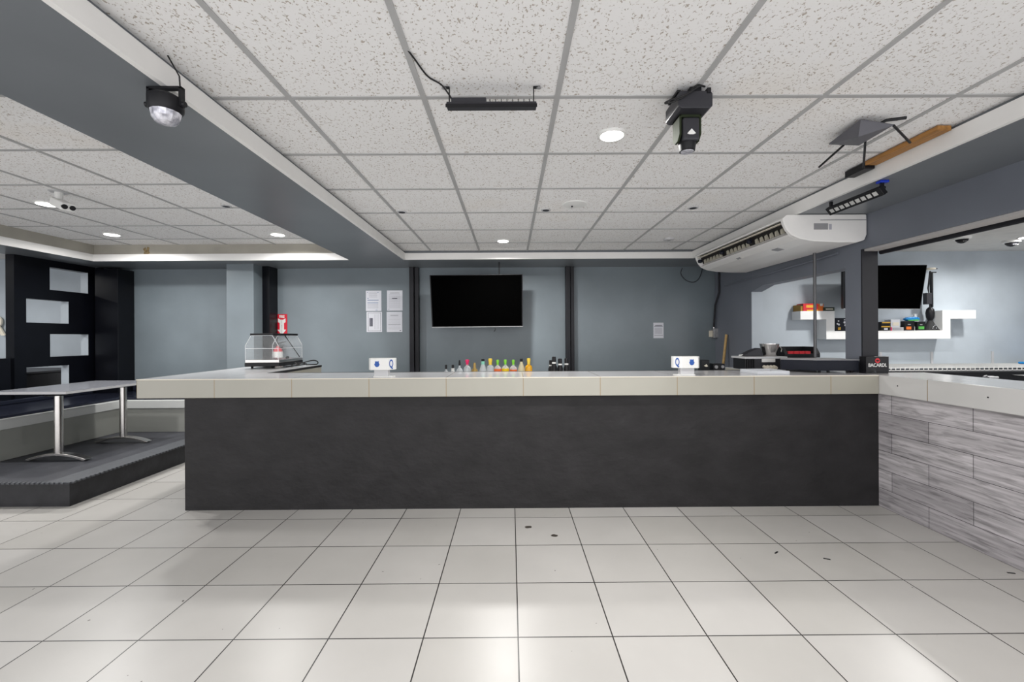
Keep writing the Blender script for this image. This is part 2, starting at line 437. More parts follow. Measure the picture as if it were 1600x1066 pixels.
# walls
struct('wall_back', MB().box(-5.77, 2.94, BY, BY + 0.1, 0, 2.7), 'wall', 'blue-grey back wall')
struct('wall_back.001', MB().box(2.94, 9, BY, BY + 0.1, 0, 2.7), 'wall_light', 'pale blue back wall of the room behind the right counter')
struct('wall_back.002', MB().box(-10, LX - 0.1, BY + 0.25, BY + 0.35, 0, 2.7), 'wall_light', 'pale wall seen through the black screen')
struct('wall_left', MB().box(-9.9, -9.8, Y0, BY + 0.3, 0, 2.7), 'wall_light', 'pale wall far to the left')
struct('wall_right', MB().box(8.9, 9, Y0, BY, 0, 2.7), 'wall_light', 'pale wall far to the right')
rw = MB()
rw.box(RX, 3.07, 5.23, BY, 0, 2.7)
rw.box(RX, 3.07, 3.76, 5.23, 0, 0.98)
rw.prism([(3.76, 1.955), (4.98, 1.955), (5.23, 1.90), (5.23, 2.7), (3.76, 2.7)], RX, 3.07, 'x')
rw.box(RX, 3.07, 3.59, 3.76, 0, 2.7)
rw.box(RX, 3.07, Y0, 3.59, 2.085, 2.7)
struct('wall_right.001', rw, 'beam', 'dark blue right wall with two openings')
struct('trim_16', MB().prism([(2.941, 5.222), (3.075, 5.222), (3.075, 5.229), (2.941, 5.229)], 0.98, 1.90), 'wall_light', 'pale jamb of the rear opening in the right wall')
struct('trim_9', MB().box(RX + 0.001, 3.073, 3.578, 3.59, 1.053, 2.083), 'post', 'black painted end of the right wall pillar')
struct('trim_10', MB().box(RX + 0.02, 3.07, Y0, 3.578, 2.068, 2.085), mat('pale_edge', (0.5, 0.48, 0.47), 0.6), 'pale strip under the right header')
struct('trim_11', MB().tube([(3.10, Y0, 2.06), (3.10, 3.58, 2.06)], 0.019), 'post', 'black rail under the right header')
# left pillar and black posts on the back wall
struct('trim_12', MB().box(-3.79, -3.43, 5.75, BY, 0, SZ), 'wall_light' if False else 'wall', 'square blue-grey pillar on the back wall')
struct('trim_13', MB().box(-3.43, -3.33, 5.95, BY, 0, SZ), 'black', 'black post beside the square pillar', bevel=0.003)
for n, x0, x1 in ((14, -1.425, -1.30), (15, 0.785, 0.905)):
    b = MB(); b.box(x0, x0 + 0.062, 6.06, BY, 0, SZ - 0.0); b.box(x0 + 0.070, x1, 6.085, BY, 0, SZ - 0.0); b.box(x0 + 0.06, x0 + 0.072, 6.11, BY, 0, SZ)
    struct('trim_%d' % n, b, 'post', 'black steel post on the back wall', bevel=0.003)

# black screen with cut-outs on the left
ys = [round(atx(px, 480, LX).y, 3) for px in (22, 41, 78, 107.5, 138, 150)]
sc = MB(); X0, X1 = LX - 0.10, LX
rows = [(0, .75, None), (.75, 1.035, 1), (1.035, 1.15, None), (1.15, 1.436, 0), (1.436, 1.574, None), (1.574, 1.862, 1), (1.862, 1.993, None), (1.993, 2.277, 0), (2.277, SZ, None)]
for z0, z1, k in rows:
    if k is None: sc.box(X0, X1, ys[0], ys[5], z0, z1)
    elif k == 1: sc.box(X0, X1, ys[0], ys[1], z0, z1); sc.box(X0, X1, ys[3], ys[5], z0, z1)
    else: sc.box(X0, X1, ys[0], ys[2], z0, z1); sc.box(X0, X1, ys[4], ys[5], z0, z1)
bmesh.ops.remove_doubles(sc.b, verts=sc.b.verts[:], dist=0.0001)
ps = thing('partition_screen', 'tall black partition screen with staggered rectangular cut-outs behind the long table', 'screen', (LX - 0.05, 5.47, 0))
sc.build('screen_panel', 'black', ps)
for zz0, zz1, yy in ((.75, 1.035, ys[3]), (1.15, 1.436, ys[4]), (1.574, 1.862, ys[3]), (1.993, 2.277, ys[4])):
    MB().box(X0, X1 - 0.002, yy - 0.004, yy - 0.0005, zz0 + 0.001, zz1 - 0.001).build('lit_reveal', 'wall_light', ps)  # pale colour stands for light the black reveals reflect from the next room
sc = MB(); sc.box(LX, -5.70, ys[5], BY - 0.002, 0.205, SZ - 0.001); sc.box(-5.69, -5.375, 5.90, BY - 0.002, 0.205, SZ - 0.03)
sc.build('corner_post', 'black', ps, bevel=0.003)
hw = MB(); hw.box(LX - 0.10, LX, 3.0, 4.974, 0, 1.155)
tag(hw.build('half_wall', 'black'), 'low black half wall left of the cut-out partition screen', 'half wall')['kind'] = 'structure'
t = thing('low_cabinet', 'dark low cabinet seen through the lowest cut-out of the partition screen', 'cabinet', (-7.0, 5.6, 0))
MB().box(-7.6, -6.15, 4.9, 6.3, 0, 0.93, .01).build('body', 'plastic', t)
MB().box(-7.62, -6.13, 4.88, 6.32, 0.93, 0.955, .004).build('top', 'charcoal', t)
lt = thing('wall_lettering', 'peach capital letter on the pale wall at the left edge, beyond the half wall', 'lettering', at(-3, 512, 6.38))
text('letter', 'R', 0.40, 'cream', lt, at(-4, 511, 6.37), FRONT, 0.01, 0.9, 0.008)

# ---------------------------------------------------------------- platform, bench, table
pl = thing('raised_platform', 'low dark grey platform with a textured top under the long table', 'platform', (-5.0, 4.5, 0))
poly = [(-7.0, 3.53), (-3.62, 3.53), (-3.60, 6.155), (LX, 6.155), (LX, 4.9), (-5.76, 3.6), (-7.0, 3.6)]
pl_in = [(-5.76, 3.53), (-3.62, 3.53), (-3.60, 6.155), (-5.76, 6.155)]
MB().prism(pl_in, 0, 0.186).build('riser', 'riser', pl)
MB().prism([(-5.76, 3.515), (-3.605, 3.515), (-3.585, 6.155), (-5.76, 6.155)], 0.186, 0.199).build('deck', 'deck', pl, bevel=0.003)
e = MB(); e.prism([(-3.80, 3.515), (-3.603, 3.513), (-3.583, 6.155), (-3.80, 6.155)], 0.1992, 0.2025)
for k in range(66):                                # ribbed nosing along the front and side
    y = 3.53 + k * 0.04; e.box(-3.612, -3.586, y, y + 0.022, 0.190, 0.2028)
for k in range(53):
    x = -5.75 + k * 0.04; e.box(x, x + 0.022, 3.507, 3.535, 0.190, 0.2028)
e.build('nosing', 'deck_edge', pl)

bn = thing('corner_bench', 'L-shaped bench with light grey front and glossy black seat against the screen', 'bench', (-5.3, 5.6, 0.2))
b = MB()
b.box(-4.94, -4.90, 3.62, 5.42, 0.2026, 0.56); b.box(-4.94, -3.7, 5.40, 5.44, 0.2026, 0.56)
b.build('front_panel', 'bench_front', bn)
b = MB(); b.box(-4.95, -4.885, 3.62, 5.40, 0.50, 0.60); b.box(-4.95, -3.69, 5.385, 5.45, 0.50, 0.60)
b.build('lit_band', mat('bench_front_lit', (0.52, 0.53, 0.52), 0.4), bn, bevel=0.006)  # band coloured lighter for the lit upper part of the bench front
b = MB(); b.box(-5.765, -4.95, 3.62, 6.15, 0.50, 0.63, 0.02); b.box(-4.97, -3.80, 5.45, 6.15, 0.50, 0.63, 0.02)
b.build('seat', 'bench_seat', bn)
b = MB(); b.box(-5.765, -5.70, 3.62, 5.88, 0.63, 0.68, 0.01); b.box(-5.36, -3.80, 6.10, 6.155, 0.63, 0.71, 0.01)
b.build('back_pad', 'bench_seat', bn)

tb = thing('dining_table', 'long grey laminate table on two steel pedestals on the platform', 'table', (-4.5, 4.5, 0.203))
MB().box(-4.86, -4.16, 4.03, 5.05, 0.853, 0.885, 0.004).build('tabletop', 'table', tb)
MB().box(-4.862, -4.158, 4.028, 5.052, 0.857, 0.879).build('edge_band', 'lightgrey', tb)
for px, Y in ((92, 4.16), (193, 4.86)):
    x = at(px, 700, Y).x
    lg = thing('leg', None, None, (0, 0, 0)); lg.parent = tb
    for kk in ('label', 'category'): del lg[kk]
    bpy.data.objects.remove(lg)
    l = MB(); l.tube([(x, Y, 0.262), (x, Y, 0.852)], 0.034, 24); l.build('leg', 'steel', tb, smooth=True)
    a = MB()                                        # arched foot
    n = 14; pr = []
    for i in range(n + 1):
        t = -1 + 2 * i / n; pr.append((x + 0.295 * t, 0.275 - 0.055 * t * t - 0.002 * t ** 4))
    for i in range(n + 1):
        t = 1 - 2 * i / n; pr.append((x + 0.262 * t, 0.252 - 0.049 * t * t if abs(t) < 0.999 else 0.203))
    a.prism(pr, Y - 0.035, Y + 0.035, 'y')
    a.build('foot', 'steel', tb, bevel=0.004)
    MB().lathe([(0.10, 0.0), (0.10, 0.006), (0.06, 0.02)], (x, Y, 0.832)).build('mounting_plate', 'plastic', tb)

# ---------------------------------------------------------------- bar
SB, ST = 0.903, 1.053
tag(MB().box(-2.60, 2.943, 3.43, 3.62, 0, SB - 0.001).build('bar_counter', 'bar'), 'black painted plaster front of the long bar facing the camera', 'bar')
ct = thing('bar_countertop', 'long cream tiled countertop on the black bar, returning towards the back wall at left', 'countertop', (0, 3.6, SB))
polyc = [(-2.93, 3.37), (2.898, 3.37), (2.898, 3.577), (2.937, 3.577), (2.937, 4.30), (2.15, 4.30), (2.15, 3.93), (-2.2, 3.93), (-2.2, 5.0), (-2.93, 5.0)]
MB().prism(polyc, SB, ST - .003).build('slab', 'slab', ct, bevel=.004)
MB().prism(polyc, ST - .003, ST).build('lit_top_layer', 'slab_lit', ct)  # thin lighter layer, painting the light on the countertop
MB().box(-2.932, 2.896, 3.3675, 3.372, ST - .007, ST - .001).build('nosing', 'cream', ct)  # cream nosing strip that also paints the highlight along the edge
b = MB(); b.box(-2.2, 2.15, 3.905, 3.934, ST - .02, ST + .0012); b.box(-2.225, -2.196, 3.93, 5.0, ST - .02, ST + .0012)
b.build('edge_strip', 'rubber', ct)
b = MB(); b.box(-2.6, -2.4, 3.62, 4.95, 0, SB - 0.001); b.build('return_panel', 'bar', ct)
tag(MB().box(-2.15, 2.10, 3.935, 4.30, 0.885, 0.925, 0.004).build('work_shelf', 'galv'), 'low steel work shelf behind the bar carrying the bottles', 'shelf')
for x in (-2.0, -0.7, 0.7, 2.0): MB().box(x - .02, x + .02, 4.24, 4.28, 0, 0.885).build('leg', 'galv', bpy.data.objects['work_shelf'])
wf = MB().box(2.945, 3.25, -1.0, 3.575, 0, SB - 0.001)
tag(wf.build('bar_wing', 'plank'), 'wing of the bar clad in weathered grey wood-look planks', 'bar')
wt = thing('side_countertop', 'cream tiled countertop on the plank-clad bar wing at right', 'countertop', (3.1, 1.3, SB))
MB().box(2.90, 3.45, -1.0, 3.576, SB, ST).build('slab', 'slab_wing', wt, bevel=0.006)
for y in (3.21, 2.60):
    MB().tube([(2.8985, y, 0.985), (2.9005, y, 0.985)], 0.005, 8).build('screw', 'plastic', wt)

# ---------------------------------------------------------------- display case on the left return
dc = thing('display_case', 'clear countertop display case with black roof and base on the bar return', 'display case', (-2.58, 4.75, ST))
xa, xb, ya, yb = -2.765, -2.405, 4.47, 5.00 - 0.02
for x in (xa + .05, xb - .1):
    for y in (ya + .05, yb - .05): MB().lathe([(0.012, 0), (0.012, 0.022)], (x, y, ST), 10).build('foot', 'rubber', dc)
MB().box(xa, xb, ya, yb, ST + .022, ST + .062, .004).build('base', 'plastic', dc)
MB().box(xa + .003, xb - .003, ya + .003, yb - .003, ST + .062, ST + .092, .003).build('tray', 'steel', dc)
zt, zs, zb = ST + .345, ST + .24, ST + .092
prof = [(xa + .01, zb), (xb - .01, zb), (xb - .01, zs), (xb - .07, zt), (xa + .07, zt), (xa + .01, zs)]
b = MB()
def wallplate(b, p, q, y0, y1, t=.003):
    d = Vector((q[0] - p[0], q[1] - p[1])); nrm = Vector((-d.y, d.x)).normalized() * t
    b.prism([p, q, (q[0] + nrm.x, q[1] + nrm.y), (p[0] + nrm.x, p[1] + nrm.y)], y0, y1, 'y')
wallplate(b, prof[1], prof[2], ya, yb); wallplate(b, prof[2], prof[3], ya, yb)
wallplate(b, prof[4], prof[5], ya, yb); wallplate(b, prof[5], prof[0], ya, yb)
b.prism(prof, ya, ya + .003, 'y')
b.prism(prof, yb - .003, yb, 'y')
b.build('glass_panel', 'glass', dc)
b = MB()
for y in (ya, yb):
    for p, q in zip(prof[1:4], prof[2:5]): b.tube([(p[0], y, p[1]), (q[0], y, q[1])], .003, 6)
    for p, q in ((prof[4], prof[5]), (prof[5], prof[0])): b.tube([(p[0], y, p[1]), (q[0], y, q[1])], .003, 6)
b.tube([(xa + .01, ya, zs - .03), (xb - .01, ya, zs - .03)], .004, 6)
b.tube([(xb - .01, ya, zs - .03), (xb - .01, yb, zs - .03)], .002, 6)
b.build('frame', mat('bright_edge', (0.8, 0.82, 0.84), 0.25), dc)
MB().box(xa + .06, xb - .06, ya - .003, yb + .01, zt, zt + .022, .003).build('roof', 'plastic', dc)
MB().tube([(xb - .01, yb - .06, zb + .01), (xb - .06, yb - .28, zt)], .005, 6).build('strut', 'plastic', dc)
MB().lathe([(.014, 0), (.018, .012), (.014, .024)], (xb - .05, yb - .25, zb), 12).build('knob', 'plastic', dc)

def cable(name, label, pts, r, m='rubber', cat='cable', group=None):
    out = []
    P = [Vector(p) for p in pts]
    for i in range(len(P) - 1):                     # Catmull-Rom
        p0, p1, p2, p3 = P[max(i - 1, 0)], P[i], P[i + 1], P[min(i + 2, len(P) - 1)]
        for k in range(8):
            t = k / 8
            out.append(0.5 * ((2 * p1) + (p2 - p0) * t + (2 * p0 - 5 * p1 + 4 * p2 - p3) * t * t + (3 * p1 - p0 - 3 * p2 + p3) * t ** 3))
    out.append(P[-1])
    return tag(MB().tube(out, r, 8).build(name, m, smooth=True), label, cat, group)
cable('power_cable', 'tangle of black cable lying on the bar return behind the display case',
      [(-2.38, 4.55, ST + .012), (-2.30, 4.62, ST + .03), (-2.36, 4.72, ST + .045), (-2.27, 4.78, ST + .03), (-2.33, 4.66, ST + .02), (-2.26, 4.86, ST + .06), (-2.22, 4.93, ST + .05), (-2.24, 4.97, ST + .014), (-2.33, 4.9, ST + .012)], .006)

# ---------------------------------------------------------------- napkin caddies
def caddy(cx, cy, mir, label):
    t = thing('napkin_caddy', label, 'caddy', (cx, cy, ST), 'white napkin caddies on the bar')
    def X(v): return cx + mir * v
    poly = [(X(-.100), cy - .015), (X(-.078), cy - .045), (X(.052), cy - .045), (X(.103), cy - .005), (X(.103), cy + .045), (X(-.1), cy + .045)]
    MB().prism(poly, ST + .060, ST + .152).build('holder', 'white', t, bevel=.002)
    MB().box(cx - .055, cx + .055, cy - .025, cy + .025, ST + .008, ST + .062).build('neck', 'lightgrey', t)
    MB().prism([(X(-.06), cy - .035), (X(.085), cy - .035), (X(.10), cy + .02), (X(-.075), cy + .03)], ST, ST + .009).build('base', 'white', t, bevel=.002)
    ex = X(-.027)
    pts = [(-.015, .023), (-.009, .017), (0, .020), (.009, .017), (.015, .023), (.015, .005), (.021, -.005), (.014, -.021), (0, -.027), (-.014, -.021), (-.021, -.005), (-.015, .005)]
    MB().prism([(ex + a, ST + .110 + z) for a, z in pts], cy - .0465, cy - .0445, 'y').build('shield_emblem', 'blue', t)
    mid = Vector((X(.080), cy - .026, ST + .106)); d = Vector((mir * .051, .040, 0)).normalized()
    if mir < 0: d = -d
    rot = Matrix((d, Vector((0, 0, 1)), d.cross(Vector((0, 0, 1))))).transposed()
    n = d.cross(Vector((0, 0, 1)))
    text('letter', 'Q' if mir < 0 else 'Q', .088, 'blue', t, mid + n * .001, rot, .0006, .48, .0015)
caddy(at(597, 570, 3.44).x, 3.44, 1, 'white napkin caddy with a blue shield standing left on the bar, near the posted papers')
caddy(at(1072, 570, 3.44).x, 3.44, -1, 'white napkin caddy with a large blue Q standing right of centre on the bar')

# ---------------------------------------------------------------- bottles on the work shelf
Z0 = 0.925
def bottle(px, prof, m, capm, cap, label, extra=None, Y=4.06, top=562):
    p = at(px, top, Y); h = p.z - Z0; x = p.x
    t = thing('bottle', label, 'bottle', (x, Y, Z0), 'bottles in a row behind the bar')
    pr = [(r, z * h) for r, z in prof]
    MB().lathe(pr, (x, Y, Z0), 16).build('body', m, t, smooth=True)
    z0, z1, r0, r1 = cap
    MB().lathe([(r0, z0 * h), (r0, (z0 * .6 + z1 * .4) * h), (r1, (z0 * .2 + z1 * .8) * h), (r1 * .8, z1 * h)], (x, Y, Z0), 14).build('pourer', capm, t, smooth=True)
    if extra:
        nm, em, r, za, zb_ = extra
        MB().lathe([(r, za * h), (r, zb_ * h)], (x, Y, Z0), 16).build(nm, em, t)
SH = [(.029, 0), (.031, .05), (.031, .56), (.024, .63), (.011, .69), (.010, .78)]
RND = [(.030, 0), (.034, .05), (.034, .64), (.028, .70), (.014, .745), (.012, .80)]
TRI = [(.031, 0), (.035, .05), (.035, .54), (.022, .71), (.013, .83), (.012, .90)]
bottle(697, SH, 'bottle', 'plastic', (.70, 1, .010, .011), 'short clear bottle with a black spout, leftmost in the bottle row', top=570)
bottle(707.5, SH, 'bottle', 'plastic', (.82, 1, .012, .012), 'small bottle with a white neck label and black cap, second in the row', ('neck_label', 'white', .015, .58, .82), top=570)
bottle(718, SH, 'bottle', 'plastic', (.78, 1, .010, .008), 'slim clear bottle with a tall black spout, left of the pink one', top=563)
bottle(730, RND, 'bottle', 'cappink', (.74, 1, .012, .019), 'clear bottle with a bright pink pourer', top=562)
bottle(741.5, [(.029, 0), (.031, .05), (.031, .62), (.026, .68), (.015, .74), (.013, .86)], 'gold', 'gold', (.78, 1, .014, .011), 'small gold bottle with a gold neck', top=567)
bottle(754.5, TRI, 'bottle', 'plastic', (.90, 1, .015, .016), 'clear bottle with a mint collar and black cap', ('collar', 'mint', .0165, .78, .91), top=561)
bottle(766, RND, 'bottle', 'capyellow', (.76, 1, .016, .020), 'clear bottle with a round yellow pourer', top=560.5)
bottle(777.5, RND, 'bottle', 'capgreen', (.75, 1, .011, .015), 'orange drink bottle with a green pourer, left of the yellow drink', ('drink', 'liqorange', .0347, .05, .635), top=562.5)
bottle(789.5, RND, 'bottle', 'capgreen', (.75, 1, .011, .015), 'yellow drink bottle with a green pourer', ('drink', 'liqyellow', .0347, .05, .64), top=562)
bottle(802, RND, 'bottle', 'capgreen', (.75, 1, .011, .015), 'mostly clear bottle with a green pourer and orange label, left of the cream one', ('label_band', 'liqorange', .0347, .50, .60), top=562.5)
bottle(814.5, TRI, 'liqcream', 'plastic', (.88, 1, .013, .014), 'cream coloured triangular bottle with a black cap', top=560.5)
bottle(826, RND, 'liqamber', 'capyellow', (.76, 1, .015, .018), 'amber bottle with a yellow pourer, last on the right of the colourful row', ('neck', 'liqyellow', .017, .52, .72), top=560)
def shaker(px, top, Y, label):
    p = at(px, top, Y); h = p.z - Z0
    t = thing('black_bottle', label, 'bottle', (p.x, Y, Z0), 'black bottles left of the black wall post')
    MB().lathe([(.026, 0), (.028, .02), (.028, h * .62), (.020, h * .70), (.018, h * .74)], (p.x, Y, Z0), 16).build('body', 'plastic', t, smooth=True)
    MB().lathe([(.0195, h * .74), (.0195, h * .80)], (p.x, Y, Z0), 16).build('neck_band', 'white', t)
    MB().lathe([(.019, h * .80), (.019, h * .97), (.015, h)], (p.x, Y, Z0), 16).build('cap', 'plastic', t, smooth=True)
shaker(861, 563, 4.15, 'black bottle half hidden behind the tallest black bottle')
shaker(865.5, 557.5, 4.06, 'tallest black bottle with a white neck band')
shaker(875, 560.5, 4.06, 'middle black bottle with a white neck band')
shaker(885, 560, 4.10, 'black bottle standing right in front of the black wall post')

# ---------------------------------------------------------------- right end of the bar
t = thing('low_black_box', 'wide low dark box on feet at the right end of the bar', 'box', (2.66, 3.72, ST))
MB().prism([(2.37, 3.76), (2.555, 3.585), (2.895, 3.56), (2.895, 3.86), (2.47, 3.93)], ST + .018, ST + .105).build('case', 'navy', t, bevel=.003)
MB().prism([(2.367, 3.76), (2.554, 3.582), (2.898, 3.557), (2.898, 3.863), (2.467, 3.933)], ST + .105, ST + .111).build('top', 'grey', t)
for x, y in ((2.42, 3.75), (2.60, 3.61), (2.67, 3.605), (2.86, 3.595)):
    MB().lathe([(.011, 0), (.011, .019)], (x, y, ST), 10).build('foot', 'rubber', t)
t = thing('branded_caddy', 'black bar caddy with a red bat emblem and white lettering at the counter corner', 'caddy', (2.99, 3.53, ST))
MB().box(2.905, 3.092, 3.50, 3.57, ST + .012, ST + .138, .002).build('box', 'plastic', t)
MB().box(2.905, 3.092, 3.505, 3.57, ST, ST + .013).build('base', 'plastic', t)
MB().box(2.945, 2.985, 3.496, 3.5005, ST + .004, ST + .04).build('clear_clip', 'smoked', t)
text('lettering', 'BACARDI.', .040, 'white', t, (2.998, 3.4992, ST + .067), FRONT, .0008, .86, .0006)
rg = MB(); rg.lathe([(.0001, -.0008), (.020, -.0008), (.020, .0008), (.0001, .0008)], (0, 0, 0), 24)
rg.b.transform(Matrix.Translation((2.998, 3.4994, ST + .105)) @ Matrix.Rotation(PI / 2, 4, 'X'))
em = rg.build('emblem', 'redbox', t)
bt = [(-.015, .006), (-.006, .003), (-.002, .008), (.002, .008), (.006, .003), (.015, .006), (.010, -.003), (.004, -.004), (0, -.009), (-.004, -.004), (-.010, -.003)]
MB().prism([(2.998 + a, ST + .104 + z) for a, z in bt], 3.4975, 3.4986, 'y').build('bat', 'plastic', em)

tag(MB().tube([(2.815, 3.96, ST), (2.815, 3.96, 2.128)], .013, 12).build('steel_pole', 'pole', smooth=True), 'slim grey steel pole rising from the bar to the air conditioner', 'pole')
t = thing('bar_organizer', 'low grey metal bar organizer behind the glass tray, left of the low black box', 'organizer', (2.32, 4.0, ST))
MB().box(2.17, 2.565, 3.97, 4.22, ST + .10, ST + .118, .002).build('lid', 'lightgrey', t)
MB().box(2.26, 2.56, 3.98, 4.20, ST, ST + .10).build('body', 'charcoal', t)
for k in range(6): MB().box(2.17 + k * .016, 2.178 + k * .016, 3.965, 4.18, ST, ST + .098).build('fin', 'plastic', t)
MB().box(2.33, 2.45, 3.968, 3.981, ST + .068, ST + .10).build('label', 'white', t)
b = MB()
for k in range(4): b.tube([(2.345 + k * .03, 3.93, ST + .017), (2.345 + k * .03, 3.968, ST + .017 + .01)], .016, 10)
tag(b.build('rolled_napkins', 'cream'), 'bundle of cream rolled paper in front of the metal organizer', 'paper roll')
t = thing('steel_scoop', 'tilted dark steel ice scoop lying against the steel bucket', 'scoop', (2.32, 4.1, ST + .118))
MB().prism([(2.20, ST + .121), (2.245, ST + .150), (2.31, ST + .180), (2.365, ST + .198), (2.40, ST + .121)], 4.06, 4.15, 'y').build('blade', 'charcoal', t, bevel=.004)
MB().tube([(2.185, 4.1, ST + .125), (2.23, 4.1, ST + .130)], .008, 8).build('handle', 'white', t)
t = thing('ice_bucket', 'shiny steel bucket on top of the bar organizer', 'bucket', (2.475, 4.10, ST + .118))
MB().lathe([(.058, 0), (.060, .005), (.082, .112), (.085, .114), (.085, .118), (.080, .118), (.056, .006)], (2.475, 4.10, ST + .118), 28).build('pail', 'steel', t, smooth=True)
MB().tube([(2.555, 4.08, ST + .215), (2.57, 4.06, ST + .19), (2.555, 4.05, ST + .16)], .004, 8).build('handle', 'steel', t)
t = thing('condiment_tray', 'black open-sided plastic tray with red packets behind the low black box', 'tray', (2.78, 4.16, ST))
x0, x1, y0_, y1_ = 2.585, 2.92, 4.04, 4.26; zc = ST + .105
b = MB(); b.box(x0, x1, y0_, y1_, zc, zc + .035, .003)
b.prism([(y0_, zc + .035), (y1_, zc + .035), (y1_, zc + .10), (y0_ + .05, zc + .10)], x0, x0 + .03, 'x')
b.prism([(y0_, zc + .035), (y1_, zc + .035), (y1_, zc + .10), (y0_ + .05, zc + .10)], x1 - .03, x1, 'x')
b.box(x0, x1, y1_ - .01, y1_, zc + .035, zc + .10)
b.build('body', 'plastic', t)
b = MB(); b.box(x0 + .02, x1 - .02, y0_ + .03, y1_ - .02, ST, zc); b.build('stand', 'charcoal', t)
b = MB()
for k in range(4): b.box(x0 + .05 + k * .055, x0 + .10 + k * .055, y0_ + .03, y0_ + .08, zc + .035, zc + .058)
b.build('red_packets', 'redbox', t)
t = thing('glass_tray', 'shallow clear rectangular tray on the bar in front of the organizer', 'tray', (2.05, 3.60, ST))
b = MB(); b.box(1.98, 2.24, 3.44, 3.70, ST, ST + .006)
for q in ((1.98, 2.24, 3.44, 3.446), (1.98, 2.24, 3.694, 3.70), (1.98, 1.986, 3.446, 3.694), (2.234, 2.24, 3.446, 3.694)): b.box(*q, ST + .006, ST + .03)
b.build('tray_body', mat('frosted_clear', (0.80, 0.82, 0.86), 0.15, alpha=0.5), t)
t = thing('coffee_can', 'dark square tin behind the right napkin caddy', 'tin', at(1100, 585, 4.1).xy.to_3d() + Vector((0, 0, Z0)))
c0 = at(1100, 562.5, 4.1)
MB().box(c0.x - .04, c0.x + .035, 4.06, 4.14, Z0, c0.z, .003).build('body', 'plastic', t)
MB().prism([(c0.x - .02, Z0 + .16), (c0.x, Z0 + .15), (c0.x + .02, Z0 + .155), (c0.x + .005, Z0 + .175)], 4.058, 4.0605, 'y').build('print', 'cream', t)
t = thing('black_gadget', 'low black appliance with grey dials behind the bar, right of the dark tin', 'appliance', at(1120, 585, 4.1).xy.to_3d() + Vector((0, 0, Z0)))
c0 = at(1119, 568, 4.1)
MB().box(c0.x - .055, c0.x + .055, 4.04, 4.14, Z0, c0.z, .008).build('body', 'plastic', t)
b = MB(); b.tube([(c0.x - .03, 4.045, c0.z - .03), (c0.x - .03, 4.03, c0.z - .03)], .016, 12); b.build('dial', 'grey', t)
b = MB(); b.tube([(c0.x + .03, 4.045, c0.z - .028), (c0.x + .03, 4.03, c0.z - .028)], .014, 12); b.build('dial', 'grey', t)

# broom handle, conduits, switch box on the right part of the back wall
p1 = atx(1135, 523, 2.915); p0 = at(1129, 580, 5.74); bo = p1 + (p0 - p1) * ((p1.z - 0.10) / (p1.z - p0.z))
bb = thing('broom', 'light wooden broom handle leaning in the corner right of the switch box', 'broom', (bo.x, bo.y, 0))
MB().tube([bo, p1], .017, 12).build('handle', 'handle', bb, smooth=True)
MB().box(bo.x - .15, bo.x + .12, bo.y - .03, bo.y + .03, 0.0, 0.12, .01).build('brush_head', 'charcoal', bb)
p = at(1116.5, 520, 6.14)
t = thing('switch_box', 'small grey metal switch box low on the back wall corner', 'switch box', (p.x, 6.12, p.z))
MB().box(p.x - .045, p.x + .035, 6.07, 6.158, p.z - .075, p.z + .06, .004).build('case', 'galv', t)
MB().box(p.x - .075, p.x - .045, 6.10, 6.158, p.z - .06, p.z + .03, .004).build('outlet', 'cream', t)
MB().lathe([(.012, 0), (.012, .02)], (2.898, 6.11, p.z + .06), 10).build('connector', 'steel', t)
tag(MB().tube([(2.898, 6.11, p.z + .08), (2.905, 6.08, 1.80), (2.923, 6.00, 1.98), (2.923, 6.00, SZ - .002)], .013, 10).build('black_conduit', 'post', smooth=True), 'black vertical conduit running down to the switch box', 'conduit')
q0, q1 = atx(1133, 447, 2.925), atx(1309, 396, 2.925)
tag(MB().tube([q0, q1], .010, 8).build('wall_conduit', 'beam', smooth=True), 'thin painted conduit sloping up the right wall below the air conditioner', 'conduit')
cable('loose_wire', 'loop of thin dark wire hanging high on the back wall near the air conditioner', [at(1066, 419, 6.14), at(1064, 428, 6.13), at(1072, 438, 6.13), at(1084, 441, 6.13), at(1093, 434, 6.14), at(1098, 418, 6.14)], .005, 'charcoal', 'wire')

